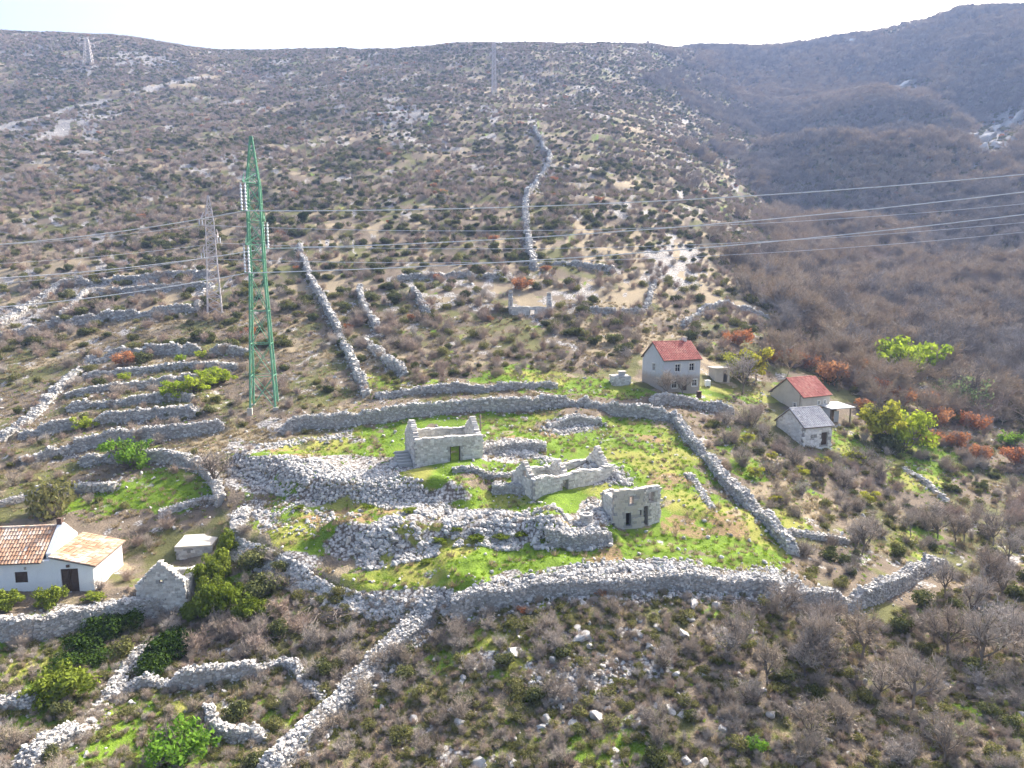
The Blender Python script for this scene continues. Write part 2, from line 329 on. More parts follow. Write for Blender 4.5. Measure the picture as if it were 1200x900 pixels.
    el = [(830, 615, 60, 30, .8), (720, 650, 25, 22, 1.1), (390, 606, 60, 14, 1.0), (300, 590, 40, 14, .6), (655, 612, 40, 12, .6), (770, 515, 40, 10, .7), (620, 655, 60, 8, .5), (340, 530, 40, 10, .8), (230, 528, 30, 6, .6), (620, 512, 70, 7, .6), (830, 690, 60, 18, .7), (780, 560, 40, 20, .6), (470, 600, 60, 8, .5)]
    for cu, cv, ru, rv, s in el: e = np.maximum(e, s * ell(u, v, cu, cv, ru, rv))
    # foot tracks worn through the upper slope
    for T in ([(0, 149), (50, 137), (82, 126), (126, 118)], [(172, 106), (205, 97), (245, 90)], [(72, 160), (76, 142)]):
        L = gpl(T) if T else None
        m = (Y > 250) & (Y < 900)
        dd, _, _ = seg_dist(np.where(m, X, 1e5), np.where(m, Y, 1e5), L)
        s_ = np.maximum(s_, 1.3 * (1 - sstep(2.5, 4.5, dd)))
    return g, d, s_, e, u, v
zg, zd, zs, ze, gu, gv = zones(GX, GY, GZ)
_sc = 1 + sstep(140, 500, GY) * 2.5
def zmask(z, seed, sc, w, amp):
    n = fbm(GX / sc / _sc, GY / sc / _sc, seed, 5, 0.62); return sstep(0.5 - w, 0.5 + w, z + (n - 0.5) * 2 * amp)
mg, md, ms_, me_ = zmask(zg, 81, 4.0, .16, .75), zmask(zd, 85, 5.0, .2, .8), zmask(zs, 89, 3.0, .18, .85), zmask(ze - .12, 93, 2.5, .16, .75)
mt = fbm(GX / 5.0, GY / 5.0, 97, 5, 0.6)

# ------------------------------------------------------------------ materials
MATS = {}
class NT:
    def __init__(s, name):
        s.m = bpy.data.materials.new(name); s.m.use_nodes = True; s.t = s.m.node_tree; s.t.nodes.clear(); MATS[name] = s.m
        s.out = s.t.nodes.new('ShaderNodeOutputMaterial')
    def n(s, typ, **kw):
        nd = s.t.nodes.new('ShaderNode' + typ)
        for k, v in kw.items():
            if k[0] == 'i' and k[1:].isdigit(): s.set(nd, int(k[1:]), v)
            else: setattr(nd, k, v)
        return nd
    def set(s, nd, i, v):
        if hasattr(v, 'links') or isinstance(v, bpy.types.NodeSocket): s.t.links.new(v, nd.inputs[i])
        else: nd.inputs[i].default_value = v
    def attr(s, name): return s.n('Attribute', attribute_name=name)
    def co(s, typ='Object'):
        return s.n('TexCoord').outputs[typ]
    def noise(s, vec, scale, detail=4, rough=0.55, out=0):
        nd = s.n('TexNoise'); s.set(nd, 0, vec); nd.inputs['Scale'].default_value = scale; nd.inputs['Detail'].default_value = detail; nd.inputs['Roughness'].default_value = rough
        return nd.outputs[out]
    def math(s, op, a, b=0.0, clamp=False):
        nd = s.n('Math', operation=op, use_clamp=clamp); s.set(nd, 0, a); s.set(nd, 1, b); return nd.outputs[0]
    def ramp(s, fac, stops):
        nd = s.n('ValToRGB'); s.set(nd, 0, fac); el = nd.color_ramp.elements
        while len(el) < len(stops): el.new(0.5)
        for e, (p, c) in zip(el, stops): e.position = p; e.color = (*c, 1) if len(c) == 3 else c
        return nd.outputs[0]
    def mix(s, fac, a, b, mode='MIX'):
        nd = s.n('Mix', data_type='RGBA', blend_type=mode); s.set(nd, 0, fac); 
        for i, v in ((6, a), (7, b)):
            if isinstance(v, tuple): v = (*v, 1) if len(v) == 3 else v
            s.set(nd, i, v)
        return nd.outputs[2]
    def smooth(s, x, lo, hi):
        nd = s.n('MapRange', interpolation_type='SMOOTHSTEP'); s.set(nd, 0, x); nd.inputs[1].default_value = lo; nd.inputs[2].default_value = hi
        return nd.outputs[0]
    def bsdf(s, col, rough=0.9, normal=None, spec=0.2, metal=0.0):
        b = s.n('BsdfPrincipled')
        if isinstance(col, tuple): col = (*col, 1) if len(col) == 3 else col
        s.set(b, 0, col); s.set(b, b.inputs.find('Roughness'), rough)
        b.inputs['Specular IOR Level'].default_value = spec; b.inputs['Metallic'].default_value = metal
        if normal is not None: s.t.links.new(normal, b.inputs['Normal'])
        s.t.links.new(b.outputs[0], s.out.inputs[0]); return b
    def bump(s, h, strength=0.5, dist=0.1):
        nd = s.n('Bump'); nd.inputs['Strength'].default_value = strength; nd.inputs['Distance'].default_value = dist; s.t.links.new(h, nd.inputs['Height']); return nd.outputs[0]
def ground_mat():
    t = NT('ground'); P = t.co('Object')
    gA, dA, sA, eA, tA = (t.attr(k).outputs['Fac'] for k in ('zg', 'zd', 'zs', 'ze', 'zt'))
    n1 = t.noise(P, 1.1, 3, 0.65); n3 = t.noise(P, 5.0, 3, 0.7)
    base = t.mix(n3, (0.085, 0.068, 0.050), (0.25, 0.20, 0.15)); base = t.mix(t.smooth(tA, 0.45, 0.62), base, (0.125, 0.125, 0.05))
    dry = t.mix(n3, (0.17, 0.132, 0.085), (0.38, 0.315, 0.21))
    grn = t.mix(n1, (0.09, 0.155, 0.018), (0.235, 0.345, 0.036)); grn = t.mix(t.math('MULTIPLY', n3, 0.5), grn, (0.035, 0.075, 0.012)); grn = t.mix(t.math('MULTIPLY', t.smooth(tA, 0.47, 0.66), 0.65), grn, (0.33, 0.29, 0.085))
    vor = t.n('TexVoronoi', feature='F1'); t.set(vor, 0, P); vor.inputs['Scale'].default_value = 3.6
    sep = t.n('SeparateColor'); t.set(sep, 0, vor.outputs['Color'])
    stn = t.mix(sep.outputs[0], (0.27, 0.255, 0.24), (0.56, 0.54, 0.51)); stn = t.mix(t.smooth(vor.outputs[0], 0.35, 0.75), stn, (0.12, 0.10, 0.085))
    ear = t.mix(n3, (0.13, 0.075, 0.042), (0.40, 0.26, 0.165))
    def brk(m): return t.smooth(t.math('ADD', m, t.math('MULTIPLY', t.math('SUBTRACT', n3, 0.5), 0.9)), 0.3, 0.7)
    c = t.mix(brk(dA), base, dry); c = t.mix(brk(gA), c, grn); c = t.mix(t.math('MULTIPLY', t.smooth(t.math('ADD', t.math('MULTIPLY', eA, .75), t.math('MULTIPLY', t.math('SUBTRACT', n1, .5), 1.6)), .25, .75), .85), c, ear); ms = brk(sA); c = t.mix(ms, c, stn)
    t.bsdf(c, 0.95, t.bump(n3, 0.8, 0.22), 0.1)
    return t.m
def lime_mat(name, dark=(0.20, 0.19, 0.18), light=(0.56, 0.54, 0.51), warm=(0.46, 0.36, 0.26), wamt=0.35, spots=True):
    t = NT(name); P = t.co('Object'); ti = t.attr('tint').outputs['Fac']
    c = t.mix(ti, dark, light)
    n = t.noise(P, 3.0, 5, 0.65); c = t.mix(t.math('MULTIPLY', t.smooth(n, 0.45, 0.75), wamt), c, warm)
    n2 = t.noise(P, 14, 4, 0.7); c = t.mix(t.math('MULTIPLY', t.smooth(n2, 0.5, 0.7), 0.4), c, (0.17, 0.165, 0.155))
    t.bsdf(c, 0.92, t.bump(n2, 0.6, 0.05), 0.15); return t.m
def banded_mat(name, upper, lower, z):
    t = NT(name); P = t.co('Object'); sx = t.n('SeparateXYZ'); t.set(sx, 0, P); n = t.noise(P, 1.6, 5, .65); n2 = t.noise(P, 7, 4, .7)
    f = t.smooth(t.math('ADD', sx.outputs[2], t.math('MULTIPLY', t.math('SUBTRACT', n, .5), 1.6)), z - .5, z + .5)
    c = t.mix(f, t.mix(n2, lower, tuple(x * .5 for x in lower)), upper); c = t.mix(t.math('MULTIPLY', t.smooth(n, .5, .8), .4), c, (0.30, 0.26, 0.22)); t.bsdf(c, .9, t.bump(n2, .4, .03), .2); return t.m
def plain_mat(name, col, rough=0.8, var=0.25, scale=3.0, stain=(0.2, 0.17, 0.14), st=0.35, metal=0.0):
    t = NT(name); P = t.co('Object')
    n = t.noise(P, scale, 6, 0.65); n2 = t.noise(P, scale * 6, 4, 0.7)
    c = t.mix(t.math('MULTIPLY', t.smooth(n, 0.42, 0.78), st), col, stain)
    d = tuple(x * (1 - var) for x in col); c = t.mix(t.math('MULTIPLY', n2, 0.6), c, t.mix(n2, c, d))
    t.bsdf(c, rough, t.bump(n2, 0.35, 0.02), 0.25, metal); return t.m
def tile_mat(name, a, b, c3):
    t = NT(name); ti = t.attr('tint').outputs['Fac']; P = t.co('Object')
    c = t.ramp(ti, [(0.0, a), (0.45, b), (1.0, c3)]); n = t.noise(P, 1.2, 6, 0.7)
    c = t.mix(t.math('MULTIPLY', t.smooth(n, 0.5, 0.75), 0.45), c, (0.16, 0.12, 0.10)); t.bsdf(c, 0.85, None, 0.2); return t.m
def wood_mat(name, a, b, tint=None):
    """bark or twigs; every plant a little different"""
    t = NT(name); r = t.n('ObjectInfo').outputs['Random']
    m_ = tuple((x + y) * .5 * k for x, y, k in zip(a, b, (1.0, .93, .80))); c = t.ramp(r, [(0.0, a), (0.35, m_), (0.7, b), (1.0, tuple(x * k for x, k in zip(a, (.88, .80, .70))))]); P = t.co('Object'); n = t.noise(P, 2.5, 2, 0.6); c = t.mix(t.math('MULTIPLY', n, 0.5), c, tuple(x * 0.5 for x in a))
    t.bsdf(c, 0.9, None, 0.1); return t.m
def leaf_mat(name, a, b, trans=0.35, dark=0.55):
    t = NT(name); r = t.n('ObjectInfo').outputs['Random']; ti = t.attr('tint').outputs['Fac']
    c = t.mix(r, a, b); c = t.mix(t.math('MULTIPLY', ti, dark), c, tuple(x * 0.42 for x in a))
    d = t.n('BsdfDiffuse'); tr = t.n('BsdfTranslucent'); t.set(d, 0, c); t.set(tr, 0, c); mx = t.n('MixShader'); mx.inputs[0].default_value = trans
    t.t.links.new(d.outputs[0], mx.inputs[1]); t.t.links.new(tr.outputs[0], mx.inputs[2]); t.t.links.new(mx.outputs[0], t.out.inputs[0]); return t.m
M_ground = ground_mat()
M_lime = lime_mat('limestone', (0.255, 0.245, 0.23), (0.60, 0.58, 0.55)); M_limed = lime_mat('limestone_hearting', (0.26, 0.25, 0.235), (0.42, 0.40, 0.38))
M_masonry = lime_mat('masonry', (0.42, 0.395, 0.36), (0.76, 0.73, 0.68), (0.42, 0.31, 0.21), 0.4)

nr, nc = GZ.shape
idx = np.arange(nr * nc).reshape(nr, nc)
GF = np.stack([idx[:-1, :-1], idx[:-1, 1:], idx[1:, 1:], idx[1:, :-1]], -1).reshape(-1, 4)
ground = link('hillside_ground', mesh_np('hillside_ground', np.stack([GX, GY, GZ], -1).reshape(-1, 3), GF, [M_ground],
              attrs={'zg': mg.ravel(), 'zd': md.ravel(), 'zs': ms_.ravel(), 'ze': me_.ravel(), 'zt': mt.ravel()}, smooth=True))
tag(ground, 'rocky limestone hillside with terraces, grass and scree', kind='structure')
_ai = lambda X, Y: (np.interp(Y, YR, np.arange(len(YR))), np.interp(X / np.maximum(Y, Y0), AC, np.arange(len(AC))))
def zone_at(X, Y):
    fi, fj = _ai(X, Y); return [bil(G, fi, fj) for G in (zg, zd, zs, ze)]
# ------------------------------------------------------------------ stones
def ico():
    p = (1 + 5 ** .5) / 2
    V = np.array([(-1, p, 0), (1, p, 0), (-1, -p, 0), (1, -p, 0), (0, -1, p), (0, 1, p), (0, -1, -p), (0, 1, -p), (p, 0, -1), (p, 0, 1), (-p, 0, -1), (-p, 0, 1)], float)
    V /= np.linalg.norm(V[0])
    Fc = np.array([(0, 11, 5), (0, 5, 1), (0, 1, 7), (0, 7, 10), (0, 10, 11), (1, 5, 9), (5, 11, 4), (11, 10, 2), (10, 7, 6), (7, 1, 8), (3, 9, 4), (3, 4, 2), (3, 2, 6), (3, 6, 8), (3, 8, 9), (4, 9, 5), (2, 4, 11), (6, 2, 10), (8, 6, 7), (9, 8, 1)])
    return V, Fc
def subdiv(V, Fc):
    V = list(map(tuple, V)); mid = {}; out = []
    def m(a, b):
        k = (min(a, b), max(a, b))
        if k not in mid:
            p = (np.array(V[a]) + np.array(V[b])); p /= np.linalg.norm(p); mid[k] = len(V); V.append(tuple(p))
        return mid[k]
    for a, b, c in Fc:
        x, y, z = m(a, b), m(b, c), m(c, a); out += [(a, x, z), (b, y, x), (c, z, y), (x, y, z)]
    return np.array(V), np.array(out)
ICO_V, ICO_F = ico()
ICO_B = np.sign(ICO_V) * np.abs(ICO_V) ** 0.6 * 1.02
BOX_V = np.array([(x, y, z) for x in (-1, 1) for y in (-1, 1) for z in (-1, 1)], float)
BOX_F = np.array([(0, 1, 3, 2), (4, 6, 7, 5), (0, 4, 5, 1), (2, 3, 7, 6), (0, 2, 6, 4), (1, 5, 7, 3)])
def rot_axes(n, tilt=3.14, yaw=None):
    """n random orthonormal frames: yaw about z, then a tilt"""
    y = RNG.uniform(0, 2 * np.pi, n) if yaw is None else yaw
    a = RNG.uniform(-tilt, tilt, n); b = RNG.uniform(-tilt, tilt, n)
    cy_, sy = np.cos(y), np.sin(y); ca, sa = np.cos(a), np.sin(a); cb, sb = np.cos(b), np.sin(b)
    X = np.stack([cy_ * cb, sy * cb, -sb], -1); Yv = np.stack([-sy * ca + cy_ * sb * sa, cy_ * ca + sy * sb * sa, cb * sa], -1); Z = np.cross(X, Yv)
    return np.stack([X, Yv, Z], 1)
def stone_mesh(name, C, A, D, mat, tint=None, tmpl=(ICO_B, ICO_F), jit=0.22, org=(0, 0, 0)):
    n = len(C); T, Fc = tmpl; nv = len(T)
    J = T[None] * (1 + RNG.uniform(-jit, jit, (n, nv, 1))) + RNG.uniform(-jit * .35, jit * .35, (n, nv, 3))
    V = C[:, None, :] + np.einsum('nvk,nkd->nvd', J * D[:, None, :], A) - np.array(org)
    Fa = (Fc[None] + (np.arange(n) * nv)[:, None, None]).reshape(-1, Fc.shape[1])
    if tint is None: tint = np.clip(RNG.normal(.5, .27, n), 0, 1)
    return mesh_np(name, V.reshape(-1, 3), Fa, [mat], attrs={'tint': np.repeat(tint, nv)})
class MB:
    """collects boxes, beams and tubes of one part"""
    def __init__(s): s.V = []; s.F = {3: [], 4: []}; s.n = 0; s.T = []
    def add(s, V, Fc, tint=0.5):
        V = np.asarray(V, float); s.V.append(V); s.F[np.asarray(Fc).shape[1]].append(np.asarray(Fc) + s.n); s.n += len(V); s.T.append(np.full(len(V), tint)); return s
    def box(s, a, b, tint=.5):
        a = np.array(a, float); b = np.array(b, float); return s.add((a + b) / 2 + BOX_V * (b - a) / 2, BOX_F, tint)
    def hexa(s, P, tint=.5): return s.add(P, BOX_F, tint)       # 8 points ordered like BOX_V
    def beam(s, p, q, w, h=None, tint=.5):
        p = np.array(p, float); q = np.array(q, float); d = q - p; l = np.linalg.norm(d); d /= l
        ref = np.array([0, 0, 1.]) if abs(d[2]) < .9 else np.array([1., 0, 0]); x = np.cross(d, ref); x /= np.linalg.norm(x); y = np.cross(d, x); h = h or w
        P = [(p + q) / 2 + a * d * l / 2 + b * x * w / 2 + c * y * h / 2 for a, b, c in BOX_V]; return s.add(P, BOX_F, tint)
    def tube(s, pts, rad, seg=6, caps=True, tint=.5):
        pts = np.asarray(pts, float); rad = np.broadcast_to(rad, (len(pts),)); rings = []
        for i, p in enumerate(pts):
            d = pts[min(i + 1, len(pts) - 1)] - pts[max(i - 1, 0)]; d /= np.linalg.norm(d) + 1e-9
            ref = np.array([0, 0, 1.]) if abs(d[2]) < .9 else np.array([1., 0, 0]); x = np.cross(d, ref); x /= np.linalg.norm(x); y = np.cross(d, x)
            t = np.arange(seg) * 2 * np.pi / seg; rings.append(p + rad[i] * (np.cos(t)[:, None] * x + np.sin(t)[:, None] * y))
        V = np.concatenate(rings); k = np.arange(seg); Q = []
        for i in range(len(pts) - 1): Q.append(np.stack([i * seg + k, i * seg + (k + 1) % seg, (i + 1) * seg + (k + 1) % seg, (i + 1) * seg + k], -1))
        base = s.n; s.add(V, np.concatenate(Q), tint)
        if caps:
            for r, c in ((0, pts[0]), (len(pts) - 1, pts[-1])):
                s.add([c], np.zeros((0, 3), int)); ci = s.n - 1; s.F[3].append(np.stack([base + r * seg + k, base + r * seg + (k + 1) % seg, np.full(seg, ci)], -1))
        return s
    def mesh(s, name, mat, smooth=False):
        Fl = [np.concatenate(f) for f in s.F.values() if sum(len(q) for q in f)]
        return mesh_np(name, np.concatenate(s.V), Fl, [mat], attrs={'tint': np.concatenate(s.T)}, smooth=smooth)
    def build(s, name, mat, parent=None, smooth=False): return link(name, s.mesh(name, mat, smooth), parent)

# ------------------------------------------------------------------ dry stone walls
def resample(L, ds):
    d = np.r_[0, np.cumsum(np.hypot(*np.diff(L[:, :2], axis=0).T))]; n = max(3, int(d[-1] / ds) + 1); t = np.linspace(0, d[-1], n)
    # smooth the corners a little
    P = np.stack([np.interp(t, d, L[:, 0]), np.interp(t, d, L[:, 1])], -1)
    for _ in range(3): P[1:-1] = P[1:-1] * .5 + (P[:-2] + P[2:]) * .25
    return P, t
def dry_wall(lab, L, h, w, group):
    if L[:, 1].mean() > 118: w = w * .8
    L = L.copy(); L[:, 1] += w * 0.5
    P, t = resample(L, 0.45); n = len(P); Ym = P[:, 1].mean()
    T = np.gradient(P, axis=0); T /= np.linalg.norm(T, axis=1)[:, None] + 1e-9; N = np.stack([-T[:, 1], T[:, 0]], -1)
    sd = int(abs(P[0, 0] * 13 + P[0, 1] * 7)) % 997
    P = P + N * ((fbm(t / 5, t * 0, sd, 2) - .5) * 0.7)[:, None]
    ww = w * (0.85 + .4 * vnoise(t / 3.1, t * 0, sd + 3))
    zl = Hq(*(P - N * (ww / 2 + .15)[:, None]).T); zr = Hq(*(P + N * (ww / 2 + .15)[:, None]).T)
    zD = np.minimum(zl, zr); zU = np.maximum(zl, zr)
    brk = 1 - .6 * sstep(.52, .72, fbm(t / 3.3, t * 0, sd + 6, 3))
    end = np.clip(np.minimum(t, t[-1] - t) / 1.2 + .35, 0, 1)
    end = end if Ym > 75 or h < 1.0 else np.clip(np.minimum(t, t[-1] - t) / 5 + .25, 0, 1)
    hh = h * (0.74 + .55 * fbm(t / 1.7, t * 0, sd + 9, 4)) * brk * end
    top = np.maximum(zD + hh, zU + .06); bot = zD - 0.4
    root_z = float(zD.mean()); org = np.array([P[:, 0].mean(), P[:, 1].mean(), root_z])
    a, b = ww * .5, ww * .36
    V = np.stack([np.c_[P - N * a[:, None], bot], np.c_[P - N * b[:, None], top - .12], np.c_[P + N * b[:, None], top - .12], np.c_[P + N * a[:, None], bot]], 1).reshape(-1, 3) - org
    i = np.arange(n - 1) * 4; Q = np.concatenate([np.stack([i + k, i + (k + 1) % 4, i + 4 + (k + 1) % 4, i + 4 + k], -1) for k in range(4)] + [np.array([[0, 3, 2, 1], [4 * n - 4, 4 * n - 3, 4 * n - 2, 4 * n - 1]])])
    o = link('dry_stone_wall', mesh_np('dry_stone_wall', V, Q, [M_limed], attrs={'tint': np.full(len(V), .4)}), None, org)
    tag(o, lab, 'stone wall', group, 'thing')
    s = float(np.clip(Ym * 0.0027, .17, .8)); Cs, As, Ds, Ti = [], [], [], []
    Lt = t[-1]
    for side in (-1, 1):
        m = int(Lt / (s * .85) * max(1.0, (top - zD).mean() / (s * .6)) * 1.05)
        tt = RNG.uniform(0, Lt, m); f = RNG.uniform(0, 1, m)
        px_, py_ = np.interp(tt, t, P[:, 0]), np.interp(tt, t, P[:, 1]); nx, ny = np.interp(tt, t, N[:, 0]), np.interp(tt, t, N[:, 1])
        zb, zt_, wa = np.interp(tt, t, zD) - .1, np.interp(tt, t, top), np.interp(tt, t, ww)
        off = side * (wa * (.5 - .14 * f) + RNG.uniform(-.05, .04, m) - .10 * s)
        Cs.append(np.stack([px_ + nx * off, py_ + ny * off, zb + f * (zt_ - zb - .05)], -1)); yaw = np.arctan2(np.interp(tt, t, T[:, 1]), np.interp(tt, t, T[:, 0])) + RNG.normal(0, .25, m)
        As.append(rot_axes(m, .3, yaw)); k = np.clip(RNG.lognormal(-.12, .38, m), .4, 2.2) * s
        Ds.append(np.stack([k * .52, k * .36, k * .30 * RNG.uniform(.8, 1.3, m)], -1)); Ti.append(np.clip(RNG.normal(.46, .30, m), 0, 1))
    m = int(Lt * max(w, s) / (s * s * .45)); tt = RNG.uniform(0, Lt, m); f = RNG.uniform(-.46, .46, m)
    off = f * np.interp(tt, t, ww) * .95
    Cs.append(np.stack([np.interp(tt, t, P[:, 0]) + np.interp(tt, t, N[:, 0]) * off, np.interp(tt, t, P[:, 1]) + np.interp(tt, t, N[:, 1]) * off, np.interp(tt, t, top) - .04 + RNG.normal(0, .10, m) - np.abs(f) * .2], -1))
    As.append(rot_axes(m, .5)); k = np.clip(RNG.lognormal(-.15, .42, m), .35, 2.2) * s; Ds.append(np.stack([k * .5, k * .42, k * .33], -1)); Ti.append(np.clip(RNG.normal(.66, .22, m), 0, 1))
    # fallen stones at the foot
    m = int(Lt / s * .9); tt = RNG.uniform(0, Lt, m); off = RNG.choice([-1, 1], m) * (np.interp(tt, t, ww) * .5 + np.abs(RNG.normal(0, .55, m)))
    fx = np.interp(tt, t, P[:, 0]) + np.interp(tt, t, N[:, 0]) * off; fy = np.interp(tt, t, P[:, 1]) + np.interp(tt, t, N[:, 1]) * off
    k = RNG.uniform(.4, 1.1, m) * s; Cs.append(np.stack([fx, fy, Hq(fx, fy) + k * .15], -1)); As.append(rot_axes(m, .8)); Ds.append(np.stack([k * .5, k * .42, k * .35], -1)); Ti.append(RNG.uniform(.2, .9, m))
    so_ = link('stones', stone_mesh('stones', np.concatenate(Cs), np.concatenate(As), np.concatenate(Ds) * .88, M_lime, np.concatenate(Ti), (BOX_V, BOX_F), .30, org), o); so_['kind'] = 'stuff'
    return o
for (lab, px, h, w, rise), L in zip(WALLS, wall_lines): dry_wall(lab, L, h, w, 'dry stone walls of the terraced hillside')

# ------------------------------------------------------------------ loose rubble
def world_in(pxpoly, n, org_pts=None):
    W = np.array([gp(u, v) for u, v in pxpoly]); lo, hi = W[:, :2].min(0), W[:, :2].max(0); out = []
    while sum(map(len, out)) < n:
        q = RNG.uniform(lo, hi, (n * 2, 2)); out.append(q[poly_in(q[:, 0], q[:, 1], W[:, :2])])
    return np.concatenate(out)[:n]
def along(pts, n, half):
    P, t = resample(gpl(pts), .5); tt = RNG.uniform(0, t[-1], n); r = RNG.normal(0, half * .5, n); an = RNG.uniform(0, 6.28, n)
    return np.stack([np.interp(tt, t, P[:, 0]) + np.cos(an) * r, np.interp(tt, t, P[:, 1]) + np.sin(an) * r], -1)
def rubble(name, lab, Q, smin, smax, thin=.30):
    keep = fbm(Q[:, 0] / 2.2, Q[:, 1] / 2.2, 55, 3) > thin; Q = Q[keep]; n = len(Q)
    k = smin + (smax - smin) * RNG.uniform(0, 1, n) ** 2.6
    C = np.c_[Q, Hq(Q[:, 0], Q[:, 1]) + k * .18]; org = np.array([*C.mean(0)[:2], C[:, 2].min()])
    o = link(name, stone_mesh(name, C, rot_axes(n, .7), np.stack([k * .5, k * .43 * RNG.uniform(.7, 1.2, n), k * .34 * RNG.uniform(.7, 1.3, n)], -1), M_lime, np.clip(RNG.normal(.58, .32, n), 0, 1), org=org), None, org)
    tag(o, lab, 'rubble', kind='stuff')
rubble('loose_rubble', 'pale gravel platform and rubble bank at the hamlet track', np.concatenate([world_in([(262, 548), (300, 535), (360, 538), (440, 550), (500, 575), (545, 600), (500, 602), (420, 590), (345, 580), (290, 570)], 7000), world_in([(285, 600), (330, 585), (420, 600), (400, 612), (320, 625)], 350)]), .10, .5)
rubble('loose_rubble', 'rubble bank below the middle lawn', np.concatenate([world_in([(385, 655), (440, 612), (520, 600), (640, 604), (712, 622), (716, 640), (640, 644), (560, 640), (480, 660), (430, 668)], 5500), along([(520, 602), (600, 604), (690, 615)], 1200, 1.2)]), .12, .6, .4)
rubble('loose_rubble', 'pale rubble causeway along the lower hamlet edge', np.concatenate([world_in([(265, 632), (320, 645), (370, 676), (430, 698), (500, 705), (560, 700), (560, 715), (500, 728), (440, 728), (380, 710), (320, 682), (270, 655)], 6600), along([(560, 702), (650, 680), (740, 664), (860, 676), (930, 680)], 3200, 1.6)]), .10, .45, .22)
rubble('loose_rubble', 'broad spill of rubble down the scrub below the hamlet', np.concatenate([along([(505, 718), (482, 746), (452, 776), (420, 810), (384, 846), (344, 882)], 4200, 1.5), along([(165, 764), (140, 800), (100, 850), (40, 890)], 800, 1.2), along([(620, 800), (680, 790), (720, 785), (640, 830)], 500, 2.0), along([(840, 690), (900, 690), (935, 690)], 600, 1.6), along([(560, 716), (650, 704), (760, 700), (860, 702), (910, 706)], 1500, 1.3)]), .11, .45, .25)
rubble('loose_rubble', 'stones fallen around the roofless ruins', np.concatenate([along([(565, 524), (610, 530), (650, 540)], 800, 1.6), along([(690, 548), (720, 552), (735, 568)], 800, 1.8), along([(700, 590), (708, 612)], 500, 1.3), along([(640, 505), (700, 500)], 500, 1.6), along([(320, 512), (300, 525), (400, 512)], 700, 1.5), along([(455, 548), (470, 540)], 250, 1.2), world_in(HAMLET, 900), along([(350, 585), (420, 606)], 300, 1.5)]), .10, .5, .3)
def boulder_mesh(i):
    V, Fc = subdiv(*subdiv(*(ICO_V, ICO_F))); r = random.Random(i + 5)
    for _ in range(13):
        d = np.array([r.gauss(0, 1), r.gauss(0, 1), r.gauss(0, .8)]); d /= np.linalg.norm(d); c = r.uniform(.28, .72); q = V @ d; V = V - np.outer(np.maximum(q - c, 0), d) * .96
    V = V * (1 + (fbm(V[:, 0] * 4 + i * 9, V[:, 1] * 4 + V[:, 2] * 3, i, 3)[:, None] - .5) * .45) * np.array([1.5, 1.1, .95])
    return mesh_np('boulder', V, Fc, [M_lime], attrs={'tint': np.clip(.62 + (fbm(V[:, 0] * 2 + i, V[:, 1] * 2 + V[:, 2], 3, 3) - .5) * 1.6, 0, 1)})
LAND = [('the white cottage', 70, 690), ('the stone gable hut', 190, 700), ('the square cistern', 230, 650), ('the cottage yard wall', 60, 755), ('the wandering plot wall', 245, 805), ('the broad white rubble wall', 430, 805), ('the foot of the rubble wall', 350, 880), ('the causeway end', 520, 725),
        ('the long lower retaining wall', 700, 705), ('the tumbled terrace corner', 900, 710), ('the curved woodland wall', 1060, 695), ('the straight hamlet wall', 880, 600), ('the grey-roofed barn', 940, 530), ('the red-roofed barn', 910, 475), ('the two storey house', 790, 465), ('the golden tree glade', 1060, 535), ('the low glade wall', 1090, 575), ('the mossy wall', 960, 638),
        ('the hamlet uphill wall', 600, 480), ('the stub above the hamlet wall', 560, 455), ('the climbing track wall', 400, 400), ('the green pylon', 310, 478), ('the curved lawn wall', 215, 545), ('the olive tree', 62, 600), ('the lime green saplings', 235, 462), ('the rust-brown bush', 146, 430), ('the lowest bright green bush', 212, 895), ('the boulders under the terrace', 680, 760), ('the lower boulder band', 690, 845), ('the brushwood heap', 385, 722), ('the lowest rock steps', 800, 880), ('the woodland depths', 1150, 830), ('the woodland edge', 1180, 560), ('the deep thicket', 1000, 850), ('the bare wood above the curved wall', 1150, 650), ('the scrub hollow', 560, 850)]
LANDXY = np.array([gp(u, v)[:2] for _, u, v in LAND])
def area_of(p):
    i = int(np.argmin(((LANDXY - np.asarray(p)[:2]) ** 2).sum(1))); return 'growing by ' + LAND[i][0], LAND[i][0]
BOULD = [boulder_mesh(i) for i in range(8)]
def boulder(u, v, px, lab, group, name='boulder'):
    p = gp(u, v); r = px / pxm(p) * (.5 if p[1] > 100 else .42)
    o = link(name, random.choice(BOULD), None, (p[0], p[1], p[2] + r * .05)); o.scale = (r * random.uniform(.85, 1.15), r * random.uniform(.85, 1.15), r * random.uniform(.8, 1.1)); o.rotation_euler = (random.uniform(-.3, .3), random.uniform(-.3, .3), random.uniform(0, 6.28))
    tag(o, lab, 'boulder', group)
